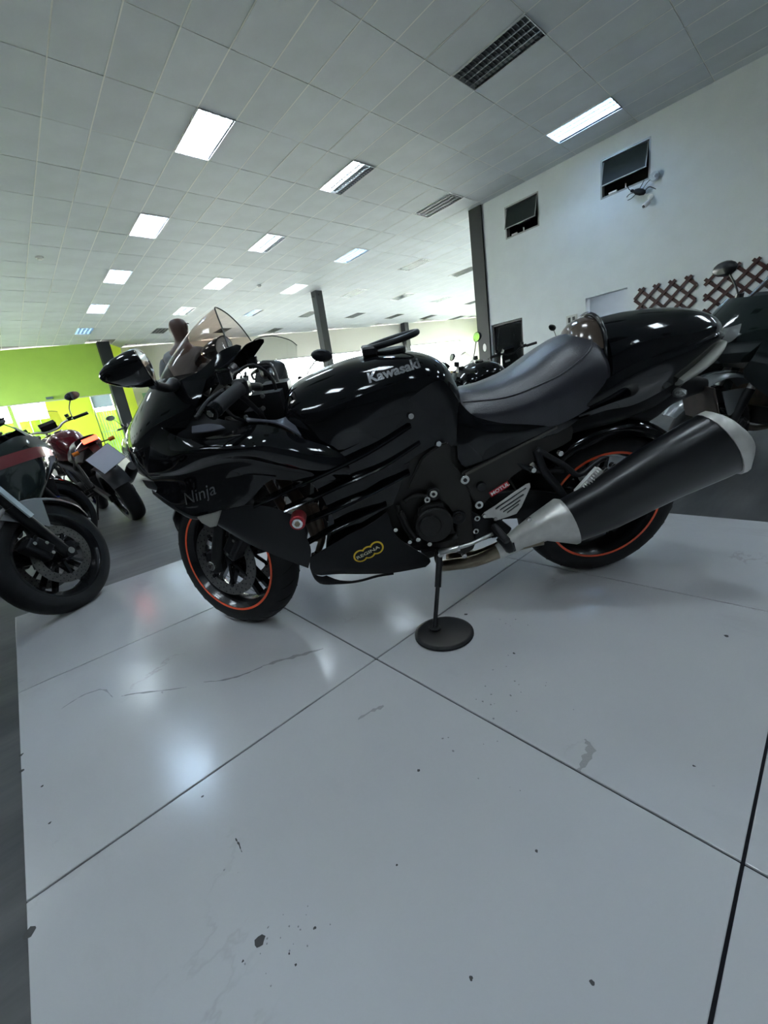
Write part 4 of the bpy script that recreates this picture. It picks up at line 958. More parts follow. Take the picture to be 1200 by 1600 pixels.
# ---------------------------------------------------------------- middle: radiator side, ribs, belly, frame
core = symloft('engine_block', [[(1.02, 0, .74), (1.02, .16, .74), (1.02, .175, .60), (1.02, .165, .40), (1.02, .10, .32), (1.02, 0, .30)],
    [(.85, 0, .75), (.85, .165, .75), (.85, .175, .60), (.85, .155, .42), (.85, .12, .30), (.85, 0, .27)],
    [(.68, 0, .74), (.68, .15, .74), (.68, .155, .60), (.68, .145, .42), (.68, .12, .30), (.68, 0, .27)],
    [(.50, 0, .66), (.50, .10, .66), (.50, .12, .56), (.50, .12, .42), (.50, .08, .34), (.50, 0, .33)]], M_eng, H, 3, 3)
rd = MB(); rd.box((1.13, 0, .58), (.035, .36, .40), Matrix.Rotation(math.radians(-16), 3, 'Y')); ro = rd.build('radiator', M_eng, H)
for s_ in (1, -1): MB().tube([(1.205, s_*.20, .76), (1.17, s_*.205, .66), (1.13, s_*.205, .56), (1.11, s_*.20, .44)], .021, 10).build('radiator_tank', M_rad, ro, True)
rr_ = MB()
rr_.tube([(1.22, 0.22, 0.686), (1.204, 0.225, 0.6295), (1.19, 0.225, 0.5689)], .015, 10); rr_.tube([(1.16, 0.215, 0.6473), (1.154, 0.215, 0.6167), (1.154, 0.215, 0.5817)], .011, 8)
rr_.build('radiator_hose', M_rad, H, True)
rr_ = MB(); rr_.tube([(1.098, 0.2, 0.5698), (1.096, 0.2, 0.5036), (1.095, 0.2, 0.4399), (1.12, 0.2, 0.3863)], [.014, .018, .014, .010], 10); rr_.tube([(1.07, 0.195, 0.5459), (1.041, 0.19, 0.5263), (1.029, 0.19, 0.4943)], .012, 8)
rr_.build('coolant_pipe', M_rad, H, True)
MB().tube([(1.13, 0.205, 0.3912), (1.111, 0.205, 0.3716)], .006, 8).disc((1.135, 0.215, 0.3824), (0, 1, 0), .009, .018, 8).build('drain_fitting', M_bolt, H)
mid = patch('mid_fairing', [
    [(1.089, 0.24, 0.7153), (1.002, 0.212, 0.7302), (0.9057, 0.2, 0.7578), (0.8057, 0.188, 0.8115), (0.7164, 0.176, 0.8753), (0.6288, 0.15, 0.8977), (0.5739, 0.128, 0.8261)],
    [(1.087, 0.238, 0.6668), (0.9895, 0.21, 0.6886), (0.8907, 0.196, 0.7203), (0.7902, 0.184, 0.767), (0.6972, 0.172, 0.812), (0.6135, 0.15, 0.8155), (0.5694, 0.132, 0.7631)],
    [(1.064, 0.232, 0.6203), (0.9659, 0.208, 0.644), (0.8655, 0.196, 0.677), (0.7758, 0.186, 0.712), (0.6909, 0.176, 0.7475), (0.6194, 0.158, 0.749), (0.5809, 0.142, 0.7129)],
    [(1.047, 0.226, 0.5448), (0.9552, 0.208, 0.5801), (0.8698, 0.198, 0.6152), (0.7871, 0.19, 0.6533), (0.7097, 0.182, 0.6895), (0.6467, 0.172, 0.7051), (0.6109, 0.16, 0.6828)]], M_black, H, 5, 4, thick=.004)
mirrored(mid, H)
low = patch('duct_panel', [
    [(1.047, 0.222, 0.5476), (0.9546, 0.204, 0.5829), (0.8691, 0.194, 0.6181), (0.8046, 0.186, 0.6457), (0.7596, 0.182, 0.6596)],
    [(1.043, 0.215, 0.4896), (0.9651, 0.2, 0.518), (0.8943, 0.192, 0.546), (0.8397, 0.188, 0.5734), (0.7926, 0.184, 0.5969)],
    [(1.078, 0.218, 0.4212), (0.9985, 0.205, 0.4512), (0.9329, 0.198, 0.4815), (0.8757, 0.194, 0.5046), (0.8332, 0.19, 0.52)]], M_black, H, 4, 4, thick=.004)
mirrored(low, H)
for k, (ln_, w0) in enumerate((
    ([(1.26, 0.305, 0.6416), (1.172, 0.285, 0.661), (1.029, 0.25, 0.6921), (0.8908, 0.218, 0.7271), (0.744, 0.192, 0.7847)], .020),
    ([(1.178, 0.285, 0.6026), (1.096, 0.262, 0.6162), (0.9657, 0.238, 0.6467), (0.8463, 0.212, 0.6728), (0.7201, 0.188, 0.7255)], .020),
    ([(1.125, 0.262, 0.5405), (1.02, 0.246, 0.5615), (0.9233, 0.226, 0.5825), (0.8468, 0.21, 0.6023), (0.7647, 0.196, 0.6292)], .018),
    ([(1.15, 0.25, 0.448), (1.057, 0.238, 0.482), (0.9563, 0.222, 0.5077), (0.8552, 0.204, 0.5327)], .016))):
    rows = [[], [], [], []]
    for p in ln_:
        p = Vector(p); dn = Vector((-.02, 0, -1)).normalized()
        rows[0].append(p+Vector((0, -.028, .004))); rows[1].append(p+Vector((0, .006, .0))); rows[2].append(p+dn*w0*.45+Vector((0, .004, 0))); rows[3].append(p+dn*w0+Vector((0, -.030, 0)))
    rb = patch('fairing_rib', rows, M_black, H, 4, 2, thick=.003); mirrored(rb, H)
lwp = patch('lower_side_panel', [
    [(1.358, 0.296, 0.6391), (1.28, 0.306, 0.6455), (1.216, 0.304, 0.6293), (1.167, 0.29, 0.5921), (1.129, 0.275, 0.5549)],
    [(1.379, 0.29, 0.6154), (1.294, 0.306, 0.5997), (1.23, 0.304, 0.5739), (1.177, 0.29, 0.534), (1.132, 0.275, 0.4987)],
    [(1.394, 0.282, 0.5936), (1.321, 0.302, 0.55), (1.25, 0.302, 0.5136), (1.186, 0.288, 0.4673), (1.129, 0.27, 0.436)],
    [(1.394, 0.272, 0.5768), (1.32, 0.29, 0.5123), (1.252, 0.29, 0.4559), (1.201, 0.278, 0.4086), (1.154, 0.262, 0.363)]], M_satin, H, 4, 4, thick=.004)
mirrored(lwp, H)
bp = patch('belly_pan', [
    [(1.14, 0.266, 0.405), (1.075, 0.25, 0.4268), (0.9985, 0.236, 0.453), (0.9172, 0.222, 0.4761), (0.8572, 0.212, 0.5051)],
    [(1.146, 0.262, 0.3775), (1.075, 0.252, 0.3944), (0.994, 0.24, 0.4137), (0.9147, 0.228, 0.4181), (0.8394, 0.214, 0.4148)],
    [(1.148, 0.255, 0.3519), (1.07, 0.25, 0.3606), (0.9893, 0.24, 0.3604), (0.8892, 0.228, 0.3557), (0.7952, 0.214, 0.3594)],
    [(1.141, 0.242, 0.3228), (1.066, 0.24, 0.3235), (0.9744, 0.23, 0.3077), (0.8686, 0.216, 0.2895), (0.7249, 0.2, 0.2802)],
    [(1.125, 0.215, 0.2954), (1.057, 0.212, 0.286), (0.9706, 0.205, 0.2646), (0.8649, 0.195, 0.2433), (0.7418, 0.18, 0.236)]], M_matte, H, 5, 4, thick=.004)
mirrored(bp, H)
sc_ = MB(); 
patch('belly_lip', [[(1.145, 0.262, 0.3825), (1.141, 0.242, 0.3228), (1.123, 0.22, 0.2929), (1.109, 0.205, 0.2854)], [(1.152, 0.25, 0.3547), (1.146, 0.225, 0.2838), (1.103, 0.205, 0.2555), (1.065, 0.19, 0.2432)], [(1.15, 0.235, 0.3252), (1.139, 0.205, 0.2538), (1.073, 0.185, 0.2236), (0.9968, 0.175, 0.2134)]], M_matte, H, 4, 3, thick=.004, mirror=True)
MB().tube([(1.131, 0.205, 0.258), (1.072, 0.19, 0.2328), (1.001, 0.18, 0.2207), (0.926, 0.18, 0.23), (0.865, 0.185, 0.2336)], .005, 8).build('belly_edge', M_matte, H, True)
symloft('belly_floor', [[(1.10, 0, .30), (1.10, .12, .30), (1.10, .19, .32), (1.10, .215, .36)], [(.98, 0, .235), (.98, .12, .24), (.98, .185, .265), (.98, .21, .33)], [(.80, 0, .225), (.80, .10, .23), (.80, .165, .25), (.80, .19, .30)], [(.70, 0, .23), (.70, .08, .235), (.70, .14, .25), (.70, .17, .30)]], M_matte, H, 3, 3, caps=False)
symloft('oil_pan', [[(.84, 0, .33), (.84, .13, .33), (.84, .135, .28), (.84, .10, .245), (.84, 0, .24)], [(.62, 0, .34), (.62, .15, .34), (.62, .15, .29), (.62, .11, .262), (.62, 0, .26)], [(.42, 0, .40), (.42, .10, .40), (.42, .10, .32), (.42, .08, .29), (.42, 0, .285)]], M_eng, H, 3, 3)
# aluminium frame spar and engine covers
plate('frame_spar', [(0.7729, 0.172, 0.5603), (0.7405, 0.176, 0.6249), (0.7065, 0.18, 0.6729), (0.6277, 0.182, 0.705), (0.6179, 0.178, 0.6355), (0.5849, 0.176, 0.5832), (0.5543, 0.172, 0.4717), (0.5455, 0.168, 0.3503), (0.552, 0.165, 0.2718), (0.6105, 0.16, 0.2566), (0.6116, 0.16, 0.3303), (0.6134, 0.164, 0.4083), (0.6387, 0.168, 0.4716), (0.682, 0.17, 0.5149), (0.7286, 0.17, 0.5521)], M_frame, H, .03, .004, mirror=True, smooth_n=3)
MB().disc((0.6976, 0.176, 0.4161), (0, 1, 0), .068, .05, 36).build('stator_cover', M_eng, H, ang=30)
MB().disc((0.7139, 0.19, 0.4211), (0, 1, 0), .040, .04, 30).build('cover_boss', M_eng, H, ang=30)
plate('clutch_slave_cover', [(0.7446, 0.19, 0.4875), (0.7231, 0.19, 0.5012), (0.6645, 0.19, 0.5011), (0.641, 0.19, 0.4418), (0.6221, 0.19, 0.3652), (0.6739, 0.19, 0.3638), (0.734, 0.19, 0.3746), (0.7572, 0.19, 0.4261)], M_eng, H, .03, .004)
MB().tube([(0.8102, 0.19, 0.4863), (0.786, 0.185, 0.4077), (0.7556, 0.18, 0.3512)], .010, 8).tube([(0.8156, 0.18, 0.5075), (0.8093, 0.18, 0.443), (0.7769, 0.17, 0.3602)], .008, 8).tube([(0.7911, 0.17, 0.5136), (0.753, 0.17, 0.5318), (0.7089, 0.17, 0.5194)], .009, 8).build('oil_line', M_eng, H, True)
for p, r_ in (((0.6935, 0.205, 0.5442), .0135), ((0.7162, 0.2, 0.5242), .011), ((0.8369, 0.21, 0.4328), .0075), ((0.7921, 0.2, 0.3694), .0075), ((0.7614, 0.2, 0.3745), .0085), ((0.7217, 0.2, 0.3486), .0085), ((0.7615, 0.2, 0.3231), .006), ((0.607, 0.18, 0.4283), .013),
    ((0.5793, 0.186, 0.5696), .016), ((0.5333, 0.186, 0.4669), .015), ((0.5428, 0.19, 0.417), .011), ((0.549, 0.19, 0.3656), .011), ((0.5981, 0.2, 0.2736), .009), ((0.7403, 0.185, 0.8111), .009), ((0.6582, 0.176, 0.7059), .009), ((0.7102, 0.17, 0.8237), .001)):
    if r_ < .002: continue
    dark = abs(r_-.013) < 1e-6
    b_ = MB().disc(p, (0, 1, 0), r_, .014, 14).build('bolt_head', M_eng if dark else M_bolt, H)
    if r_ > .0105: MB().disc(Vector(p)+Vector((0, .008, 0)), (0, 1, 0), r_*.45, .003, 6).build('bolt_socket', M_tyre, b_)
MB().disc((0.6914, 0.192, 0.5382), (0, 1, 0), .022, .02, 16).disc((0.6048, 0.17, 0.4204), (0, 1, 0), .026, .016, 18).build('frame_bush', M_satin, H)
# subframe cover with sticker and knob
sub = plate('subframe_cover', [(0.5854, 0.178, 0.584), (0.5449, 0.178, 0.5985), (0.4102, 0.172, 0.6504), (0.2589, 0.162, 0.6994), (0.2047, 0.158, 0.7032), (0.1956, 0.158, 0.6398), (0.2728, 0.164, 0.6126), (0.398, 0.172, 0.5511), (0.4845, 0.178, 0.485), (0.5226, 0.18, 0.4522), (0.5407, 0.18, 0.4654), (0.5619, 0.18, 0.5138)], M_frame, H, .02, .004, mirror=True, smooth_n=2)
MB().beam((0.5731, 0.182, 0.5859), (0.2553, 0.164, 0.6971), .006, .010, (0, 1, 0)).build('cover_edge', mat('pale_edge', (.085, .08, .07), .4, .6), sub)  # thin strip lighter than the cover along its upper edge
MB().disc((0.5224, 0.186, 0.534), (0, 1, 0), .017, .018, 18).build('plug', M_black, sub)
def flat_label(name, p0, p1, hgt, m, parent, off=0):
    a, b = Vector(p0), Vector(p1); d = (b-a).normalized(); u = d.cross(Vector((0, 1, 0))).normalized()
    if u.z < 0: u = -u
    vs = [a+Vector((0, off, 0)), b+Vector((0, off, 0)), b+u*hgt+Vector((0, off, 0)), a+u*hgt+Vector((0, off, 0))]; vs += [v-Vector((0, .001, 0)) for v in vs]
    return mk(name, vs, [(0, 1, 2, 3), (7, 6, 5, 4), (0, 4, 5, 1), (1, 5, 6, 2), (2, 6, 7, 3), (3, 7, 4, 0)], m, parent, False)
st_ = flat_label('red_sticker', (0.4877, 0.188, 0.4875), (0.4218, 0.188, 0.5205), .021, M_red, H, 0); st_['label'] = 'red sticker with white letters'
decal_text('sticker_letters', 'MOTUL', Vector((0.4866, 0.188, 0.4898))+Vector((0, 0, .004)), Vector((0.423, 0.188, 0.5219))+Vector((0, 0, .004)), .0185, st_, M_white, st_, bold=.03)
# heel guard with slots
def slot(a, b, w_):
    a, b = Vector(a), Vector(b); d = (b-a).normalized(); n_ = Vector((-d.z, 0, d.x))*w_; return [a+n_, b+n_, b+d*w_, b-n_, a-n_, a-d*w_]
plate('heel_guard', [(0.5285, 0.205, 0.4297), (0.5191, 0.205, 0.4407), (0.4778, 0.205, 0.4612), (0.4212, 0.205, 0.4959), (0.3723, 0.205, 0.5239), (0.359, 0.205, 0.5265), (0.3563, 0.205, 0.5117), (0.3863, 0.205, 0.4405), (0.4043, 0.205, 0.4158), (0.4436, 0.205, 0.4072), (0.4806, 0.205, 0.4008), (0.4897, 0.205, 0.4153), (0.5196, 0.205, 0.4179)], M_alu, H, .005, .001,
    holes=[slot((0.4779, 0.205, 0.4487), (0.372, 0.205, 0.5095), .0028), slot((0.4619, 0.205, 0.441), (0.3804, 0.205, 0.4866), .0028), slot((0.4505, 0.205, 0.4314), (0.3914, 0.205, 0.4664), .0028), slot((0.4367, 0.205, 0.4265), (0.3957, 0.205, 0.4522), .0026)], mirror=True, label='pale slotted heel guard')
MB().disc((0.5209, 0.21, 0.4308), (0, 1, 0), .007, .006, 8).disc((0.4822, 0.21, 0.4113), (0, 1, 0), .007, .006, 8).build('guard_bolt', M_bolt, H)
# rearset, pegs, gear lever
plate('rearset_plate', [(0.5582, 0.19, 0.4427), (0.5082, 0.19, 0.4032), (0.4569, 0.19, 0.3942), (0.4143, 0.19, 0.3496), (0.4332, 0.19, 0.3206), (0.4906, 0.19, 0.3254), (0.5532, 0.19, 0.3093)], M_satin, H, .012, .002, mirror=True)
MB().tube([(0.4855, 0.205, 0.3808), (0.4742, 0.265, 0.37), (0.4697, 0.29, 0.3656)], .013, 12).build('footpeg', M_rubber, H, True)
MB().tube([(0.3507, -0.205, 0.1403), (0.2862, -0.265, 0.0386), (0.2574, -0.29, -0.0071)], .013, 12).build('footpeg', M_rubber, H, True)
MB().tube([(0.4921, 0.21, 0.353), (0.5763, 0.215, 0.3282), (0.6318, 0.22, 0.3224)], .007, 8).build('gear_lever', M_steel, H, True)
MB().tube([(0.6847, 0.2, 0.3063), (0.661, 0.225, 0.3226), (0.6211, 0.235, 0.3321)], .011, 10).build('gear_pedal', M_steel, H, True)
MB().tube([(0.3253, 0.17, 0.6319), (0.2998, 0.18, 0.5547), (0.2557, 0.19, 0.4912), (0.2302, 0.2, 0.4467)], .014, 8).tube([(0.3253, 0.17, 0.6319), (0.238, 0.19, 0.5694), (0.1838, 0.2, 0.5266), (0.1204, 0.2, 0.5678), (0.0965, 0.2, 0.5732)], .010, 8).tube([(0.4053, 0.16, 0.6), (0.3225, 0.17, 0.5548), (0.2313, 0.18, 0.5436)], .010, 8).build('peg_hanger', M_satin, H, True)
for p in [(0.2518, 0.19, 0.6129), (0.3428, 0.19, 0.5677), (0.1068, 0.22, 0.5402), (0.0816, 0.22, 0.5523), (0.1319, 0.22, 0.5257)]: MB().disc(p, (0, 1, 0), .009, .016, 12).build('hanger_bolt', M_bolt, H)
a_, b_ = Vector((0.1992, 0.225, 0.4721)), Vector((0.1367, 0.235, 0.5528)); pg = MB(); pg.beam(a_, b_, .028, .016, (0, 1, 0))
for k in range(9): pg.beam(a_.lerp(b_, .2+.09*k)+Vector((0, .012, .009)), a_.lerp(b_, .24+.09*k)+Vector((0, .012, .009)), .010, .024, (0, 1, 0))
pg.beam((0.2007, 0.222, 0.4539), (0.1865, 0.225, 0.482), .03, .02, (0, 1, 0)); o = pg.build('passenger_peg', mat('pale_cast_peg', (.72, .71, .68), .5, .15), H); o['label'] = 'folded silver serrated passenger peg'
# exhaust: header pipes, silver cone, black muffler, end cap
MB().tube([(0.669, 0.11, 0.1818), (0.5651, 0.16, 0.2131), (0.4899, 0.2, 0.2592), (0.4152, 0.225, 0.3048), (0.326, 0.235, 0.3266)], [.023, .023, .024, .027, .033], 14).build('exhaust_pipe', M_pipe, H, True)
MB().tube([(0.6317, 0.06, 0.1797), (0.5282, 0.12, 0.2105), (0.4307, 0.17, 0.2753), (0.3699, 0.2, 0.3148)], .022, 12).build('exhaust_pipe', M_pipe, H, True)
MB().tube([(.72, -.02, .28), (.70, -.08, .27), (.55, -.14, .26), (.42, -.20, .28), (.30, -.235, .34)], .024, 12).build('exhaust_pipe', M_pipe, H, True)
MB().tube([(0.4366, 0.25, 0.3287), (0.4293, 0.25, 0.2953)], .008, 8).tube([(0.4751, 0.235, 0.3534), (0.4569, 0.255, 0.33), (0.4433, 0.25, 0.3032)], .018, 8).build('exhaust_clamp', M_satin, H, True)
def ring(cx, cz, cy, ax, h1, w1, tri=.0, n=20):
    """rounded-triangular section: ax is the pipe axis in the x-z plane"""
    ax = Vector(ax).normalized(); up_ = Vector((0, 1, 0)).cross(ax).normalized(); 
    if up_.z < 0: up_ = -up_
    sd = Vector((0, 1, 0)); out = []
    for k in range(n):
        a = 2*PI*k/n; r_ = 1-tri*math.cos(3*(a-PI*.5))*.9*.5; out.append(Vector((cx, cy, cz))+up_*(math.sin(a)*h1*r_)+sd*(math.cos(a)*w1*r_))
    return out
def ringloft(name, rings, m, parent, cap0=True, cap1=True, label=None):
    n = len(rings[0]); vs = [v for r in rings for v in r]; fs = []
    for i in range(len(rings)-1):
        for j in range(n): fs.append((i*n+j, i*n+(j+1) % n, (i+1)*n+(j+1) % n, (i+1)*n+j))
    if cap0: fs.append(tuple(range(n)))
    if cap1: fs.append(tuple((len(rings)-1)*n+j for j in range(n-1, -1, -1)))
    bm = bmesh.new(); bv = [bm.verts.new(v) for v in vs]
    for f in fs: bm.faces.new([bv[i] for i in f])
    bmesh.ops.recalc_face_normals(bm, faces=bm.faces); o = mkb(name, bm, m, parent, autosm=40)
    if label: o['label'] = label
    return o
def mid2(a, b): return (Vector(a)+Vector(b))/2
def rings_px(specs, tri, s_=1):
    """specs: (top point, bottom point, half depth)"""
    out = []
    for tp, bt, wd, ax in specs:
        c_ = mid2(tp, bt); h1 = (Vector(tp)-Vector(bt)).length/2
        r_ = ring(c_.x, c_.z, c_.y*s_, ax, h1, wd, tri); out.append(r_)
    return out
def tb(tp, bt): 
    d = Vector(tp)-Vector(bt); return Vector((-abs(d.z), 0, abs(d.x)*(1 if d.x > 0 else -1)))
CONE = [((0.4825, 0.215, 0.303), (0.4686, 0.215, 0.2477), .026), ((0.4275, 0.225, 0.355), (0.3983, 0.225, 0.2799), .034), ((0.3523, 0.235, 0.4139), (0.309, 0.235, 0.3129), .050), ((0.2808, 0.245, 0.4704), (0.2065, 0.245, 0.2867), .064), ((0.2659, 0.247, 0.4663), (0.1961, 0.247, 0.2913), .065)]
MUF = [((0.2656, 0.247, 0.4614), (0.1965, 0.247, 0.2968), .061), ((0.1725, 0.262, 0.5183), (0.0703, 0.262, 0.3427), .066), ((0.0392, 0.285, 0.6156), (-0.1035, 0.285, 0.4326), .072), ((-0.0897, 0.3, 0.6921), (-0.2497, 0.3, 0.491), .075), ((-0.1286, 0.304, 0.7108), (-0.2792, 0.304, 0.5057), .075)]
CAP = [((-0.1241, 0.304, 0.7134), (-0.2832, 0.304, 0.4983), .079), ((-0.1484, 0.306, 0.7218), (-0.3012, 0.306, 0.5051), .080), ((-0.1819, 0.308, 0.7076), (-0.3005, 0.308, 0.5411), .070), ((-0.2194, 0.31, 0.6788), (-0.3011, 0.31, 0.5632), .054)]
for s_ in (1, -1):
    ax_m = (mid2(*MUF[-1][:2])-mid2(*MUF[0][:2])).normalized()
    def rr2(spec): return rings_px([(a, b, w_, tb(a, b)) for a, b, w_ in spec], .10, s_)
    ringloft('exhaust_cone', rr2(CONE), M_alu, H, label='silver exhaust cone')
    ringloft('muffler', rr2(MUF), mat('satin_black_muffler', (.008, .0085, .010), .3, .0, noise=.1, nscale=90), H)
    ringloft('muffler_cap', rr2(CAP), M_alu, H, cap1=False, label='silver muffler end cap')
    c_ = mid2(*CAP[-1][:2]); c_.y *= s_
    mo = MB().disc(c_-ax_m*.03, ax_m, .05, .01, 20); mo.disc(c_-ax_m*.01, ax_m, .030, .05, 16); mo.build('muffler_outlet', M_tyre, H)
MB().disc((0.3818, 0.262, 0.4176), (0, 1, 0), .008, .006, 12).build('cone_bolt', M_bolt, H)
# frame slider, front indicator, side stand
fs_ = (1.139, 0.3, 0.5695); so = MB().disc(fs_, (0, 1, 0), .024, .05, 24).build('frame_slider', M_anod, H); so['label'] = 'red anodised crash bobbin with a bright centre'
MB().disc(Vector(fs_)+Vector((0, .027, 0)), (0, 1, 0), .017, .006, 20).build('slider_washer', M_chrome, so); MB().disc(Vector(fs_)+Vector((0, .031, 0)), (0, 1, 0), .009, .005, 6).build('slider_bolt', M_yellow if 0 else M_pipe, so)
MB().disc(Vector(fs_)*1.0+Vector((0, -.60, 0)), (0, 1, 0), .024, .05, 24).build('frame_slider', M_anod, H)
for s_ in (1, -1):
    pts_ = [(Vector(p)) for p in [(1.456, 0.268, 0.6201), (1.412, 0.285, 0.6343), (1.355, 0.302, 0.6457), (1.371, 0.3, 0.619), (1.395, 0.29, 0.5842), (1.418, 0.284, 0.5805), (1.442, 0.275, 0.596)]]
    if s_ < 0: pts_ = [Vector((p.x, -p.y, p.z)) for p in pts_]
    if s_ > 0: o = plate('front_indicator', pts_, M_lens, H, .015, .004, label='clear front indicator lens')
    else:
        o = mirrored(o, H)
a_ = MH.inverted() @ Vector((0.9281, 0.8979, 0.0)); ss = MB(); top_ = Vector((0.6821, 0.17, 0.2874))
ss.tube([top_, top_.lerp(a_, .45)], .012, 10, smooth=False); ss.tube([top_.lerp(a_, .40), a_+Vector((0, 0, .024))], .008, 8, smooth=False)
so = ss.build('side_stand', M_satin, H, ang=40)
MB().disc(a_+Vector((0, 0, .020)), MH.to_3x3().inverted() @ Vector((0, 0, 1)), .022, .008, 14).build('stand_foot', M_satin, so)
MB().disc(top_+Vector((0, .016, .0)), (0, 1, 0), .012, .014, 12).build('stand_bolt', M_bolt, so)
MB().tube([(0.6869, 0.16, 0.2935), (0.6905, 0.165, 0.2572), (0.682, 0.16, 0.2232)], .014, 8).build('stand_bracket', M_frame, H, True)
# lettering
decal_text('silver_lettering', 'Kawasaki', (0.8549, 0.175, 0.9277), (0.6883, 0.155, 0.9468), .036, tank, M_silver, H, shear=0, bold=.035, off=.001)
decal_text('script_lettering', 'Ninja', (1.469, 0.28, 0.6637), (1.349, 0.305, 0.6993), .052, nj, M_silver, H, shear=.45, off=.001)
# chain-brand sticker on the belly pan: three joined rings with letters
y3 = []
tb_ = BVHTree.FromPolygons([v.co for v in bp.data.vertices], [p.vertices for p in bp.data.polygons])
def on_bp(p, off):
    h_ = tb_.ray_cast(Vector((p.x, 1, p.z)), Vector((0, -1, 0))); return Vector((p.x, (h_[0].y if h_[0] else .23)+off, p.z))
ctr = [Vector(p) for p in [(0.9715, 0.235, 0.3646), (0.942, 0.235, 0.3724), (0.9123, 0.235, 0.3828)]]
for nm, rad, m_, off in (('yellow_ring_sticker', .0255, M_yellow, .0006), ('sticker_centre', .0195, M_matte, .0012)):
    vs, fs = [], []
    for c_ in ctr:
        k0 = len(vs); vs.append(on_bp(c_, off))
        for k in range(28): vs.append(on_bp(c_+Vector((rad*math.cos(2*PI*k/28), 0, rad*math.sin(2*PI*k/28))), off))
        fs += [(k0, k0+1+k, k0+1+(k+1) % 28) for k in range(28)]
    par = H if nm[0] == 'y' else yo
    o = mk(nm, vs, fs, m_, par, False)
    if nm[0] == 'y': yo = o; o['label'] = 'yellow-edged sticker of three joined circles'
d_ = ctr[2]-ctr[0]; d_.normalize()
decal_text('sticker_letters', 'REGINA', ctr[0]-d_*.013+Vector((0, 0, -.006)), ctr[2]+d_*.013+Vector((0, 0, -.006)), .017, bp, mat('pale_letters', (.62, .60, .45), .5), yo, off=.002, bold=.02)
# the puck under the side stand
pk = empty('stand_puck', 'flat round black rubber puck under the side stand of the black sport motorcycle', 'puck', Matrix.Translation(Vector((0.9368, 0.8638, 0.0))))
MB().lathe([(0, 0), (.098, 0), (.104, .003), (.104, .009), (.098, .012), (.090, .012), (.086, .010), (0, .010)], Matrix.Rotation(PI/2, 4, 'X'), 40).build('disc', mat('scuffed_rubber', (.009, .0095, .011), .6, spec=.3, noise=.5, nscale=18, rnoise=.15), pk, ang=30)
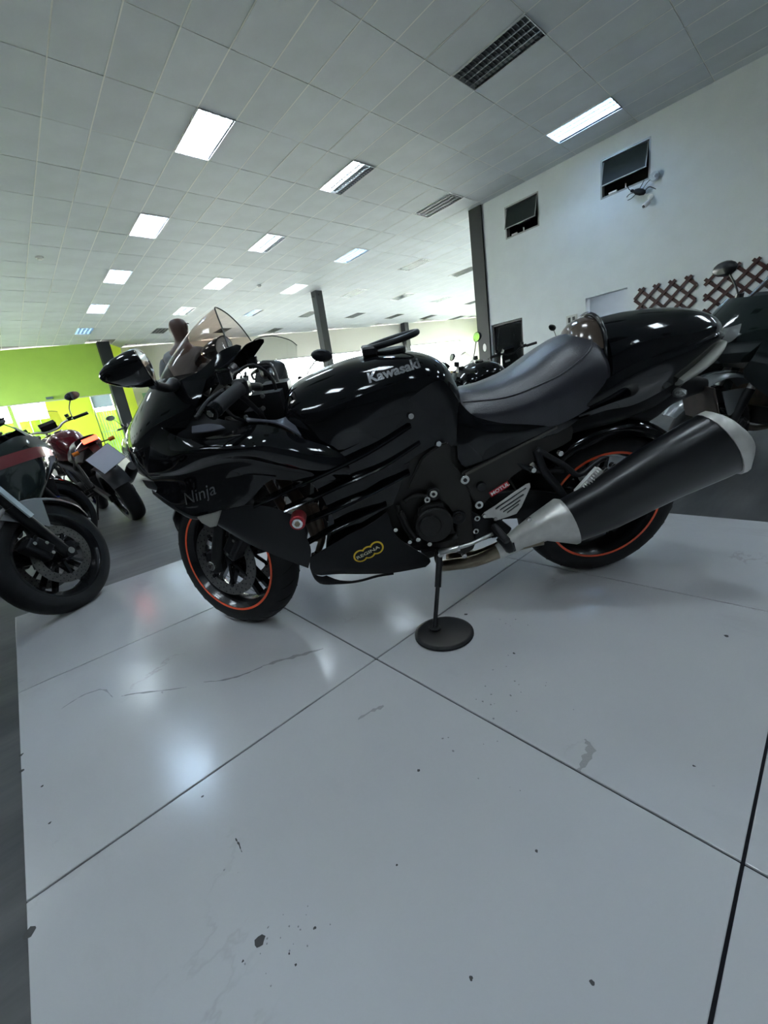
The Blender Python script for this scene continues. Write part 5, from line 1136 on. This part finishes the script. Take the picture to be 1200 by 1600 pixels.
# ================================================================== the other motorcycles
def generic_bike(label, M, paint, rimm=None, accent=None, style='naked', screen=None, detail=False, mirrors=True, tail_lit=False, plate_=False, bar_m=None, bar_z=1.04, bar_w=.36, fender=None, fender_r=.317, nose_dz=0, stay=None, steer=0, group='parked motorcycles behind', seatm=None, fork_glint=False, yellow=False, fork_m=None, topbox=False):
    rimm = rimm or M_rim; e = empty('motorcycle', label, 'motorcycle', M, group); wb = 1.42
    _, _, _ = wheel(I4, .31, .31, .16, .218, .13, e, 'rear', tread=False, tape=False, seg=36, rimmat=rimm)
    Mf = Matrix.Translation((wb, 0, 0)) @ Matrix.Rotation(math.radians(steer), 4, 'Z'); rk = Vector((-.40, 0, .916))
    Wf, _, _ = wheel(Mf, .30, .30, .118, .218, .09, e, 'front', tread=False, tape=False, seg=64 if detail else 36, rimmat=rimm, spokes=5)
    for s_ in (1, -1):
        if detail: brake_disc(Wf, s_*.064, .152, .108, e)
        elif s_ > 0 or 1:
            MB().lathe([(.10, s_*.062), (.148, s_*.062), (.148, s_*.067), (.10, s_*.067), (.10, s_*.062)], Wf, 36).build('brake_disc', M_disc, e, ang=30)
        a0 = Vector((0, s_*.10, .30)); f_ = MB().tube([Mf @ (a0-rk*.03), Mf @ (a0+rk*.32)], .028, 12, smooth=False); f_.beam(Mf @ (a0+Vector((0, 0, -.03))), Mf @ (a0+Vector((.01, 0, .05))), .05, .05)
        fo = f_.build('fork_leg', M_satin, e, ang=40)
        MB().tube([Mf @ (a0+rk*.3), Mf @ (a0+rk*.74)], .021, 12, smooth=False).build('fork_tube', fork_m or M_steel, fo, ang=40)
        cM = Mf @ Matrix.Translation((-.112, s_*.08, .36)) @ Matrix.Rotation(math.radians(-38), 4, 'Y')
        c_ = MB().box(cM @ Vector((0, 0, 0)), (.062, .07, .13), cM.to_3x3()).box(cM @ Vector((.02, s_*.03, .0)), (.05, .03, .09), cM.to_3x3()).build('brake_caliper', M_satin, e)
        bv = c_.modifiers.new('b', 'BEVEL'); bv.width = .009; bv.segments = 2
        if detail:
            for q in ((0, .045), (.0, -.045), (.03, 0)): MB().disc(cM @ Vector((q[0], s_*.047, q[1])), Mf.to_3x3() @ Vector((0, 1, 0)), .009, .01, 10).build('caliper_bolt', M_bolt, c_)
            MB().disc(Mf @ (a0+Vector((0, s_*.028, 0))), (0, 1, 0), .017, .012, 14).build('axle_cap', M_bolt, fo)
    fg = []
    for k in range(8):
        a = math.radians(28+k*15); r_ = fender_r; row = []
        for y_, q in ((-.07, .91), (-.055, .965), (0, 1.0), (.055, .965), (.07, .91)):
            row.append(Mf @ Vector((r_*math.cos(a)*q, y_*(1 if k else .6), .30+r_*math.sin(a)*q)))
        fg.append(row)
    patch('front_fender', fg, fender or paint, e, 2, 2, thick=.003)
    for s_ in (1, -1): 
        patch('fender_stay', [[Mf @ Vector((.05, s_*.075, .60)), Mf @ Vector((-.10, s_*.078, .60)), Mf @ Vector((-.18, s_*.078, .55))], [Mf @ Vector((.00, s_*.10, .46)), Mf @ Vector((-.015, s_*.104, .45)), Mf @ Vector((-.03, s_*.104, .46))]], stay or fender or paint, e, 3, 2, thick=.004, flip=s_ < 0)
    hx = wb-.40*.66; hz = .30+.916*.66
    MB().beam((hx, -.12, hz), (hx, .12, hz), .06, .03).beam((hx+.08, -.12, hz-.18), (hx+.08, .12, hz-.18), .06, .035).build('triple_clamp', M_frame, e)
    # handlebar, grips, levers, mirrors
    hb = [(hx-.02, 0, bar_z-.04), (hx-.02, .07, bar_z-.035), (hx-.03, .16, bar_z), (hx-.09, bar_w, bar_z+.0)]
    for s_ in (1, -1):
        pts = [Vector((p[0], s_*p[1], p[2])) for p in hb]
        b_ = MB().tube(pts, .0115, 8).build('handlebar', bar_m or M_satin, e, True)
        g0 = pts[3]; g1 = pts[2].lerp(pts[3], .35)
        MB().tube([g1, g1.lerp(g0, .1), g0], [.02, .017, .017], 12, smooth=False).build('grip', M_rubber, b_)
        MB().tube([g1+Vector((.04, 0, 0)), g0+Vector((.06, s_*-.03, -.01)), g0+Vector((.05, s_*.0, -.012))], .006, 6).build('lever', M_satin, b_)
        MB().box(g1+Vector((.02, -s_*.03, .01)), (.05, .05, .04)).disc(g1+Vector((.05, -s_*.03, .05)), (0, 0, 1), .022, .035, 10).build('brake_reservoir', M_satin, b_)
        if mirrors:
            mb_ = g1+Vector((.0, 0, .02)); mt = mb_+Vector((.02, s_*.10, .18))
            st = MB().tube([mb_, mb_+Vector((.02, s_*.03, .09)), mt], .0055, 6).build('mirror_stalk', M_satin, e, True)
            q = Matrix.Translation(mt+Vector((0, s_*.03, .02))) @ Matrix.Rotation(PI/2, 4, 'Z') @ Matrix.Rotation(s_*.12, 4, 'X')
            sh = MB(); sh.lathe([(0, -.028), (.045, -.022), (.060, 0), (.058, .008), (0, .009)], q @ Matrix.Diagonal((1.35, 1, .78, 1)), 16); so = sh.build('mirror_shell', M_satin, st, ang=50)
            MB().lathe([(0, .0095), (.052, .0095), (.052, .0105), (0, .0105)], q @ Matrix.Diagonal((1.35, 1, .78, 1)), 16).build('mirror_glass', M_mirror, st) if 0 else None
            gm = MB().lathe([(0, .0095), (.053, .0095), (.053, .0108), (0, .0108)], q @ Matrix.Diagonal((1.35, 1, .78, 1)), 16)
            go = gm.build('mirror_glass', M_mirror, st)
    # instrument and headlight
    MB().box((hx+.05, 0, bar_z+.01), (.05, .16, .10), Matrix.Rotation(math.radians(-40), 3, 'Y')).build('instrument_cluster', M_satin, e)
    if style != 'sport':
        hl = MB(); hl.lathe([(0, -.09), (.06, -.08), (.092, -.02), (.095, .03), (.088, .035)], Matrix.Translation((hx+.14, 0, hz-.03)) @ Matrix.Rotation(-PI/2, 4, 'Z') @ Matrix.Diagonal((1, 1, 1, 1)), 24)
        ho = hl.build('headlight', paint, e, ang=50)
        MB().lathe([(0, .045), (.05, .042), (.086, .033), (.086, .028), (0, .028)], Matrix.Translation((hx+.14, 0, hz-.03)) @ Matrix.Rotation(-PI/2, 4, 'Z'), 24).build('headlight_lens', M_clear, ho, ang=50)
        MB().disc((hx+.165, 0, hz-.03), (1, 0, 0), .082, .004, 24).build('reflector', M_chrome, ho)
    else:
        nz = []
        for z_, pts in ((1.02, [(wb+.0, 0), (wb-.03, .09), (wb-.12, .15)]), (.93, [(wb+.10, 0), (wb+.06, .10), (wb-.08, .19)]), (.82, [(wb+.19, 0), (wb+.13, .11), (wb-.04, .22)]), (.74, [(wb+.19, 0), (wb+.13, .11), (wb-.02, .21)]), (.68, [(wb+.14, 0), (wb+.10, .09), (wb-.0, .18)])):
            nz.append([(x_, y_, z_+nose_dz) for x_, y_ in pts[::-1]]+[(x_, -y_, z_+nose_dz) for x_, y_ in pts[1:]])
        patch('nose_cowl', nz, paint, e, 4, 3, thick=.004)
        for s_ in (1, -1):
            hlp = patch('headlight_lens', [[(wb+.165, s_*.02, .86), (wb+.14, s_*.07, .87), (wb+.09, s_*.125, .89)], [(wb+.203, s_*.02, .80), (wb+.175, s_*.08, .81), (wb+.115, s_*.14, .835)], [(wb+.205, s_*.02, .765), (wb+.18, s_*.06, .775), (wb+.13, s_*.12, .80)]], M_clear, e, 3, 3, thick=.002, flip=s_ < 0); hlp.location.z = nose_dz
            patch('side_fairing', [[(wb-.02, s_*.20, .92), (wb-.20, s_*.25, .92), (wb-.38, s_*.24, .86)], [(wb+.05, s_*.20, .80), (wb-.18, s_*.28, .80), (wb-.45, s_*.25, .74)], [(wb+.04, s_*.17, .69), (wb-.16, s_*.27, .64), (wb-.50, s_*.24, .58)], [(wb-.20, s_*.22, .50), (wb-.32, s_*.25, .44), (wb-.62, s_*.20, .40)], [(wb-.30, s_*.15, .34), (wb-.45, s_*.17, .29), (wb-.75, s_*.15, .28)]], paint, e, 4, 3, thick=.004, flip=s_ < 0)
            if accent:
                patch('coloured_stripe', [[(wb+.02, s_*.222, .80), (wb-.14, s_*.289, .82), (wb-.40, s_*.262, .79)], [(wb+.03, s_*.210, .75), (wb-.16, s_*.289, .74), (wb-.46, s_*.258, .70)]], accent, e, 4, 2, thick=.003, flip=s_ < 0)
    if screen:
        top = bar_z+.33 if screen == 'tall' else bar_z+.15
        rows = []
        for f in (0, .33, .66, 1):
            z_ = hz+.04+(top-hz-.04)*f; x_ = hx+.22-.20*f-.06*f*f; wd = .16-.02*f if screen != 'tall' else .20-.03*f
            rows.append([(x_-.08, wd, z_-.03*f), (x_-.02, wd*.7, z_), (x_, 0, z_+.02*f), (x_-.02, -wd*.7, z_), (x_-.08, -wd, z_-.03*f)])
        patch('windscreen', rows, M_clearg if screen != 'dark' else M_smoke, e, 4, 3, thick=0)
        if screen == 'tall':
            co = symloft('cockpit_hood', [[(hx+.17, 0, hz+.12), (hx+.17, .07, hz+.10), (hx+.15, .11, hz), (hx+.13, .10, hz-.06)], [(hx+.10, 0, hz+.30), (hx+.10, .09, hz+.28), (hx+.09, .13, hz+.10), (hx+.08, .12, hz-.04)], [(hx+.03, 0, hz+.33), (hx+.03, .09, hz+.31), (hx+.03, .13, hz+.14), (hx+.03, .11, hz-.02)]], M_satin, e, 3, 3)
            MB().box((hx+.02, .05, hz+.2), (.01, .07, .025)).build('white_sticker', M_white, co)
        MB().tube(crl([Vector(p) for p in rows[-1]], 4), .003, 6, smooth=False).build('screen_edge', M_satin, e)
    # tank, seat, tail
    symloft('fuel_tank', [[(wb-.34, 0, .90), (wb-.34, .08, .89), (wb-.34, .13, .84), (wb-.34, .14, .76)], [(wb-.44, 0, 1.0), (wb-.44, .10, .985), (wb-.44, .17, .91), (wb-.44, .18, .78)],
        [(wb-.56, 0, 1.03), (wb-.56, .10, 1.015), (wb-.56, .17, .94), (wb-.56, .18, .78)], [(wb-.70, 0, 1.0), (wb-.70, .08, .99), (wb-.70, .14, .92), (wb-.70, .15, .76)], [(wb-.83, 0, .88), (wb-.83, .05, .87), (wb-.83, .09, .83), (wb-.83, .11, .74)]], paint, e, 4, 4)
    MB().disc((wb-.55, 0, 1.035), (0, 0, 1), .04, .012, 18).build('filler_cap', M_bolt, e)
    if accent and style != 'sport':
        for s_ in (1, -1): patch('tank_stripe', [[(wb-.42, s_*.175, .90), (wb-.56, s_*.185, .92), (wb-.70, s_*.155, .89)], [(wb-.42, s_*.185, .84), (wb-.56, s_*.192, .85), (wb-.70, s_*.160, .82)]], accent, e, 3, 2, thick=.003, flip=s_ < 0)
    symloft('seat', [[(.62, 0, .86), (.62, .06, .85), (.62, .09, .80), (.62, .09, .76)], [(.48, 0, .81), (.48, .09, .80), (.48, .14, .76), (.48, .13, .72)], [(.25, 0, .83), (.25, .10, .82), (.25, .14, .78), (.25, .13, .74)],
        [(.18, 0, .90), (.18, .09, .89), (.18, .12, .85), (.18, .11, .80)], [(-.08, 0, .93), (-.08, .08, .92), (-.08, .10, .88), (-.08, .09, .84)]], seatm or M_leather, e, 3, 3)
    symloft('tail_cowl', [[(.40, 0, .76), (.40, .12, .75), (.40, .13, .70), (.40, .10, .66)], [(.10, 0, .84), (.10, .11, .83), (.10, .125, .78), (.10, .10, .72)], [(-.12, 0, .89), (-.12, .09, .88), (-.12, .10, .84), (-.12, .07, .80)], [(-.26, 0, .92), (-.26, .05, .91), (-.26, .055, .89), (-.26, .03, .87)]], paint, e, 3, 3)
    tl = MB().box((-.262, 0, .895), (.02, .13, .04)); tl.build('tail_light', mat('lit_tail_light', (1, .06, .03), .3, emit=5) if tail_lit else mat('red_lens', (.35, .01, .01), .2), e)
    ph = MB().beam((-.18, 0, .86), (-.34, 0, .60), .07, .02, (1, 0, .5)); po = ph.build('plate_hanger', M_satin, e)
    if plate_:
        pm = MB(); R_ = Matrix.Rotation(math.radians(28), 3, 'Y'); pm.box((-.355, 0, .70), (.006, .24, .19), R_ @ Matrix.Rotation(math.radians(-14), 3, 'X')); q = pm.build('blank_plate', mat('blank_white_card', (.55, .57, .66), .5), po)
        MB().box((-.35, 0, .70), (.003, .25, .20), R_ @ Matrix.Rotation(math.radians(-14), 3, 'X')).build('plate_edge', M_satin, po)
    else: MB().box((-.35, 0, .66), (.005, .17, .14), Matrix.Rotation(math.radians(28), 3, 'Y')).build('plate_bracket', M_satin, po)
    for s_ in (1, -1):
        io = MB().tube([(-.22, s_*.04, .84), (-.23, s_*.14, .83)], .007, 6).build('indicator_stalk', M_satin, e)
        MB().disc((-.235, s_*.16, .83), (0, 1, 0), .018, .05, 10).build('indicator_lens', mat('amber_lens', (.55, .16, .02), .25), io)
    hgp = []
    for k in range(6):
        a = math.radians(60+k*20); r_ = .335
        hgp.append([(r_*math.cos(a)*.95, -.09, .31+r_*math.sin(a)*.95), (r_*math.cos(a), 0, .31+r_*math.sin(a)), (r_*math.cos(a)*.95, .09, .31+r_*math.sin(a)*.95)])
    patch('rear_hugger', hgp, M_satin, e, 3, 2, thick=.003)
    for s_ in (1, -1):
        MB().beam((-.04, s_*.11, .31), (.48, s_*.10, .42), .03, .07).build('swingarm', M_frame, e)
        MB().tube([(hx-.02, s_*.04, hz-.05), (.95, s_*.15, .74), (.62, s_*.13, .62), (.50, s_*.11, .40)], .028, 8).tube([(.60, s_*.12, .64), (.30, s_*.12, .74), (.0, s_*.08, .82)], .014, 8).build('frame_tube', M_frame, e, True)
        MB().tube([(.48, s_*.13, .36), (.47, s_*.24, .35)], .012, 8).build('footpeg', M_rubber, e)
        MB().beam((.30, s_*.12, .70), (.20, s_*.14, .46), .02, .04).tube([(.20, s_*.13, .45), (.19, s_*.23, .45)], .012, 8).build('passenger_peg', M_frame, e)
    en = MB(); en.box((.74, 0, .40), (.46, .30, .20)); en.box((.84, 0, .56), (.24, .32, .26), Matrix.Rotation(math.radians(20), 3, 'Y')); o = en.build('engine', M_eng, e); o.modifiers.new('b', 'BEVEL').width = .025
    for s_ in (1, -1): MB().disc((.66, s_*.17, .42), (0, 1, 0), .085, .05, 24).build('engine_cover', M_eng, o, ang=30)
    MB().box((1.06, 0, .60), (.04, .32, .30), Matrix.Rotation(math.radians(-18), 3, 'Y')).build('radiator', M_rad, e)
    MB().tube([(.95, -.08, .50), (1.02, -.10, .34), (.85, -.12, .24), (.45, -.15, .25), (.28, -.17, .34)], .022, 10).build('exhaust_pipe', M_pipe, e, True)
    MB().tube([(.30, -.17, .33), (.22, -.18, .37), (-.12, -.20, .50), (-.16, -.20, .52)], [.03, .055, .058, .045], 16, smooth=False).build('muffler', M_satin, e, ang=40)
    MB().tube([(.62, .10, .30), (.60, .26, .04), (.57, .28, .01)], .012, 8).build('side_stand', M_satin, e, True)
    if topbox: MB().box((-.16, 0, 1.08), (.32, .36, .24)).build('top_box', M_satin, e).modifiers.new('b', 'BEVEL').width = .03
    if fork_glint:
        for s_ in (1, -1): MB().beam(Mf @ (Vector((0, s_*.145, .30))+rk*.24), Mf @ (Vector((0, s_*.150, .30))+rk*.44), .022, .012, (0, 1, 0)).build('fork_highlight', mat('pale_strip', (.55, .65, .68), .3), e)  # pale strip paints the highlight along the fork guard
    return e
P_black = M_black
P_gloss = mat('dark_green_black_paint', (.012, .018, .018), .12, 0, .6)
P_blue = mat('metallic_blue_paint', (.015, .02, .16), .2, .4, .6)
P_red = mat('dark_red_paint', (.09, .004, .008), .22, .2, .6)
P_silver = mat('silver_paint', (.30, .32, .33), .25, .6, .5)
P_yel = mat('pale_yellow_paint', (.50, .42, .12), .3, 0, .3)
P_orange = mat('orange_decal', (.6, .2, .04), .4)
R_blue = mat('blue_rim', (.01, .02, .22), .25, .3, .4)
P_maroon = mat('maroon_decal', (.20, .035, .04), .3, .1, .4)
def bf(x, y, hd, ln=9, z=-.008): return bike_frame(x, y, math.radians(hd), math.radians(ln), z)
def rear_of(fx, fy, hd): a = math.radians(hd); return fx-1.42*math.cos(a), fy-1.42*math.sin(a)
x_, y_ = rear_of(.056, 2.64, 38)
generic_bike('black and silver motorcycle cut off by the left edge, its front wheel nearest the camera', bf(x_, y_, 38, 13), P_gloss, style='naked', detail=True, fender=M_satin, stay=P_silver, fork_glint=True, fork_m=M_satin, accent=None, group='motorcycles parked along the left', mirrors=False)
x_, y_ = rear_of(.20, 4.15, 38)
generic_bike('black motorcycle with maroon fairing stripes, second in the left row behind the nearest wheel', bf(x_, y_, 38, 12), P_gloss, style='sport', accent=P_maroon, fender=M_black, group='motorcycles parked along the left', mirrors=False)
x_, y_ = rear_of(.20, 7.12, 38)
generic_bike('blue sport motorcycle with blue rims, third in the left row beside the red one', bf(x_, y_, 38, 12), P_blue, rimm=R_blue, style='sport', fender=M_black, group='motorcycles parked along the left', mirrors=False)
generic_bike('dark red naked motorcycle seen from behind with lit tail light and blank white plate', bf(.80, 4.84, 94, 16), P_red, screen='dark', tail_lit=True, plate_=True, bar_m=M_steel, bar_z=1.10, bar_w=.40, accent=None, group='motorcycles parked along the left', seatm=M_matte)
generic_bike('dark naked motorcycle half hidden behind the others, left of the foot of the hall post', bf(3.5, 4.7, 150), P_black, screen=None, bar_z=1.14)
generic_bike('dark faired motorcycle nearest the standing person, behind the handlebars of the black sport motorcycle', bf(3.3, 5.6, 150), P_gloss, style='sport', screen='dark', bar_z=1.12)
generic_bike('low dark motorcycle filling the gap between windscreen and fuel tank of the black sport motorcycle', bf(2.17, 3.9, 232), P_black, screen='tall', bar_w=.36, bar_z=1.06, seatm=M_matte)
generic_bike('motorcycle with pale yellow cowl, orange mark and clear screen behind the black fuel tank', bf(2.95, 3.3, -30), P_yel, accent=P_orange, screen='low', bar_z=1.04)
generic_bike('glossy black cruiser-like motorcycle with rounded tank seen over the front of the black leather seat', bf(3.9, 1.78, 150), P_black, mirrors=False, seatm=M_black, bar_z=1.0)
generic_bike('tall dark motorcycle with clear round windscreen in front of the dark wall door', bf(4.99, 2.05, 60), P_black, screen='tall', style='naked', topbox=False, bar_z=1.22, mirrors=False)
generic_bike('black motorcycle with upright slim mirrors against the white wall, behind the seat hump', bf(6.83, 4.15, 260), P_black, bar_z=1.23)
generic_bike('black motorcycle with silver front fender and pale headlight at the right edge', bf(4.6, -.10, 150), P_gloss, fender_r=.41, nose_dz=.09, style='sport', fender=P_silver, screen='low', detail=True, bar_z=1.06, group='motorcycles parked on the right')
generic_bike('first small black motorcycle far away below the yellow-green wall', bf(2.4, 7.9, 110), P_black, group='far motorcycles')
generic_bike('small silver motorcycle far away left of the charcoal post foot', bf(3.4, 8.3, 112), P_silver, group='far motorcycles')
generic_bike('small blue motorcycle far away beside the foot of the charcoal post', bf(4.4, 8.7, 110), P_blue, group='far motorcycles')
generic_bike('small dark motorcycle farthest right in the distant row', bf(5.4, 9.0, 114), P_gloss, screen='low', group='far motorcycles')
generic_bike('small black motorcycle, farthest left in the distant row', bf(1.0, 9.6, 108), P_black, group='far motorcycles')
# ================================================================== the standing man
def skin_body(name, verts, edges, rad, m, parent, sub=2):
    me = bpy.data.meshes.new(name); me.from_pydata(verts, edges, []); me.materials.append(m)
    o = bpy.data.objects.new(name, me); C.objects.link(o); o.parent = parent
    md = o.modifiers.new('skin', 'SKIN'); md.use_smooth_shade = True
    if not me.skin_vertices: me.attributes.new('skin', 'FLOAT_VECTOR', 'POINT') if 0 else None
    for i, r_ in enumerate(rad):
        rr3 = r_ if isinstance(r_, tuple) else (r_, r_)
        me.skin_vertices[0].data[i].radius = rr3
    me.skin_vertices[0].data[0].use_root = True
    s_ = o.modifiers.new('sub', 'SUBSURF'); s_.levels = sub; s_.render_levels = sub
    return o
M_skin = mat('brown_skin', (.085, .045, .033), .5); M_shirt = mat('grey_shirt', (.16, .17, .18), .8); M_jean = mat('blue_jeans', (.04, .055, .09), .8)
man = empty('person', 'bald person in a grey shirt standing behind the windscreen of the black sport motorcycle', 'person', Matrix.Translation((1.45, 4.16, -.008)) @ Matrix.Rotation(math.radians(35), 4, 'Z') @ Matrix.Scale(1.05, 4))
def ensure_skin(me):
    if not me.skin_vertices:
        bm = bmesh.new(); bm.from_mesh(me); bm.verts.layers.skin.verify(); bm.to_mesh(me); bm.free()
_sb = skin_body
def skin_body(name, verts, edges, rad, m, parent, sub=2):
    me = bpy.data.meshes.new(name); bm = bmesh.new(); ly_ = bm.verts.layers.skin.verify(); bv = []
    for i, (v, r_) in enumerate(zip(verts, rad)):
        q = bm.verts.new(v); q[ly_].radius = r_ if isinstance(r_, tuple) else (r_, r_); q[ly_].use_root = (i == 0); bv.append(q)
    for a, b in edges: bm.edges.new((bv[a], bv[b]))
    bm.to_mesh(me); bm.free(); me.materials.append(m)
    o = bpy.data.objects.new(name, me); C.objects.link(o); o.parent = parent
    md = o.modifiers.new('skin', 'SKIN'); md.use_smooth_shade = True
    s_ = o.modifiers.new('sub', 'SUBSURF'); s_.levels = sub; s_.render_levels = sub
    return o
V = [(0, 0, .94), (0, 0, 1.10), (0, 0, 1.28), (0, 0, 1.42), (0, 0, 1.50), (.005, 0, 1.56), (.012, 0, 1.615), (.005, 0, 1.67), (.0, 0, 1.715)]
Rd = [(.13, .10), (.12, .09), (.14, .10), (.12, .08), (.056, .056), (.066, .072), (.082, .092), (.076, .086), (.045, .050)]
Ed = [(0, 1), (1, 2), (2, 3), (3, 4), (4, 5), (5, 6), (6, 7), (7, 8)]
for s_ in (1, -1):
    k = len(V); V += [(0, s_*.19, 1.40), (-.01, s_*.26, 1.14), (.10, s_*.24, .93), (.15, s_*.235, .87)]; Rd += [.055, .045, .032, .03]; Ed += [(3, k), (k, k+1), (k+1, k+2), (k+2, k+3)]
    for f, dx, L_ in ((0, .02, .07), (1, .007, .085), (2, -.007, .08), (3, -.02, .065)):
        q = len(V); V += [(.17+dx*.3, s_*(.235+dx), .83), (.19, s_*(.235+dx), .83-L_*.6), (.185, s_*(.23+dx), .83-L_)]; Rd += [.010, .009, .008]; Ed += [(k+3, q), (q, q+1), (q+1, q+2)]
    q = len(V); V += [(.17, s_*.205, .85), (.185, s_*.19, .81)]; Rd += [.011, .009]; Ed += [(k+3, q), (q, q+1)]
    k = len(V); V += [(0, s_*.10, .86), (.01, s_*.11, .50), (-.02, s_*.115, .09), (.10, s_*.125, .03)]; Rd += [.09, .06, .042, .03]; Ed += [(0, k), (k, k+1), (k+1, k+2), (k+2, k+3)]
body = skin_body('body', V, Ed, Rd, M_skin, man)
sh = skin_body('shirt', [(0, 0, .95), (0, 0, 1.10), (0, 0, 1.28), (0, 0, 1.43), (0, 0, 1.475), (0, .19, 1.40), (-.01, .255, 1.20), (0, -.19, 1.40), (-.01, -.255, 1.20)], [(0, 1), (1, 2), (2, 3), (3, 4), (3, 5), (5, 6), (3, 7), (7, 8)],
    [(.15, .12), (.145, .115), (.16, .12), (.14, .10), .07, .075, .065, .075, .065], M_shirt, man)
skin_body('trousers', [(0, 0, .98), (0, 0, .90), (0, .10, .84), (.01, .11, .50), (-.02, .115, .12), (0, -.10, .84), (.01, -.11, .50), (-.02, -.115, .12)], [(0, 1), (1, 2), (2, 3), (3, 4), (1, 5), (5, 6), (6, 7)], [(.145, .115), (.15, .12), .105, .078, .065, .105, .078, .065], M_jean, man)
for s_ in (1, -1):
    sx = MB(); sx.lathe([(0, -.14), (.045, -.11), (.052, .0), (.045, .11), (0, .15)], Matrix.Translation((.045, s_*.12, .045)) @ Matrix.Rotation(-PI/2, 4, 'Z') @ Matrix.Diagonal((1, 1, .8, 1)), 14); sx.build('shoe', M_matte, man, True)
    ea = MB(); ea.lathe([(0, -.008), (.020, -.006), (.026, 0), (.018, .008), (0, .006)], Matrix.Translation((.005, s_*.083, 1.635)) @ Matrix.Diagonal((.7, 1, 1.25, 1)), 12); ea.build('ear', M_skin, man, True)
    MB().disc((.098, s_*.030, 1.655), (1, 0, 0), .012, .008, 12).build('eye', M_white, man)
    MB().disc((.103, s_*.030, 1.655), (1, 0, 0), .005, .002, 8).build('pupil', M_tyre, man)
    MB().tube([(.100, s_*.018, 1.675), (.101, s_*.032, 1.680), (.096, s_*.048, 1.674)], .004, 6).build('eyebrow', M_tyre, man)
MB().tube([(.100, 0, 1.655), (.116, 0, 1.63), (.124, 0, 1.612), (.108, 0, 1.606)], [.008, .010, .014, .006], 8).build('nose', M_skin, man, True)
MB().tube([(.090, -.026, 1.580), (.100, 0, 1.583), (.090, .026, 1.580)], [.003, .006, .003], 8).build('lips', mat('lips_brown', (.16, .06, .05), .5), man, True)
# ------------------------------------------------------------------ scuffs and chips on the white tiles
M_scuff = mat('grey_scuff', (.20, .19, .18), .5, alpha=.45); M_speck = mat('dark_speck', (.05, .05, .05), .7, alpha=.85); M_pale = mat('pale_smudge', (.30, .30, .28), .6, alpha=.35)
def smear(pts, w_, m, seed):
    r_ = random.Random(seed); pts = crl([Vector(p) for p in pts], 5); vs = []; fs = []; n = len(pts)
    for i, p in enumerate(pts):
        d = (pts[min(i+1, n-1)]-pts[max(i-1, 0)]).normalized(); s_ = Vector((-d.y, d.x, 0)); q = w_*(.25+r_.random())*(.3+.7*math.sin(PI*(i+.5)/n))
        vs += [p+s_*q+Vector((0, 0, .0006)), p-s_*q*r_.random()+Vector((0, 0, .0006))]
        if i: fs.append((2*i-2, 2*i-1, 2*i+1, 2*i))
    mk('scuff_mark', vs, fs, m, fl, False)
smear([(-0.1143, 1.637, 0.0), (-0.05517, 1.657, 0.0), (0.002154, 1.633, 0.0), (0.01964, 1.549, 0.0)], .006, M_pale, 1)
smear([(0.04267, 1.528, 0.0), (0.07953, 1.5, 0.0), (0.1407, 1.44, 0.0), (0.2095, 1.379, 0.0)], .005, M_scuff, 2)
smear([(0.2573, 1.357, 0.0), (0.308, 1.305, 0.0), (0.3673, 1.274, 0.0), (0.4273, 1.26, 0.0)], .006, M_scuff, 3)
smear([(0.4244, 1.264, 0.0), (0.4888, 1.234, 0.0), (0.5479, 1.201, 0.0), (0.6197, 1.164, 0.0)], .012, M_pale, 4)
smear([(0.1138, 0.7558, 0.0), (0.113, 0.7378, 0.0), (0.1111, 0.718, 0.0)], .0022, M_speck, 5)
smear([(0.698, 0.2984, 0.0), (0.7296, 0.2976, 0.0), (0.7677, 0.2987, 0.0), (0.7886, 0.321, 0.0)], .014, M_pale, 6)
smear([(0.4854, 0.7999, 0.0), (0.5279, 0.7946, 0.0), (0.5636, 0.78, 0.0)], .012, M_pale, 7)
def speck(c_, r0_, m, seed):
    r_ = random.Random(seed); c_ = Vector(c_)+Vector((0, 0, .0006)); k = 9
    vs = [c_+Vector((math.cos(2*PI*i/k)*r0_*(.6+.7*r_.random()), math.sin(2*PI*i/k)*r0_*(.6+.7*r_.random()), 0)) for i in range(k)]
    mk('scuff_mark', vs, [tuple(range(k))], m, fl, False)
for n_, (c_, q) in enumerate((((0.07078, 0.5564, 0.0), .0085), ((-0.1819, 1.288, 0.0), .004), ((-0.1749, 1.138, 0.0), .003), ((0.09943, 0.9134, 0.0), .0035), ((0.2717, 0.2778, 0.0), .003), ((0.3837, 0.1515, 0.0), .0035), ((0.476, 0.5681, 0.0), .0035), ((1.407, 0.1581, 0.0), .006), ((0.855, 0.1283, 0.0), .003),
    ((0.09761, 0.486, 0.0), .002), ((0.1451, 0.5028, 0.0), .0025), ((0.09769, 0.5061, 0.0), .0018), ((0.04046, 0.5541, 0.0), .002), ((-0.2196, 0.8893, 0.0), .010), ((-0.2209, 1.485, 0.0), .006), ((-0.221, 1.404, 0.0), .006), ((0.9784, 0.6151, 0.0), .004), ((0.3039, 0.4663, 0.0), .002), ((0.4917, 0.29, 0.0), .003), ((1.012, 0.8701, 0.0), .008), ((1.086, 0.8783, 0.0), .007))):
    speck(c_, q, M_speck, 20+n_)
for n_ in range(26):
    a_ = Vector((0.8056, 0.5215, 0.0)); speck(a_+Vector((random.gauss(0, .13), random.gauss(0, .06), 0)), random.uniform(.0012, .003), M_scuff, 60+n_)
for n_ in range(18):
    a_ = Vector((0.08894, 0.5156, 0.0)); speck(a_+Vector((random.gauss(0, .03), random.gauss(0, .03), 0)), random.uniform(.0008, .0018), M_scuff, 90+n_)
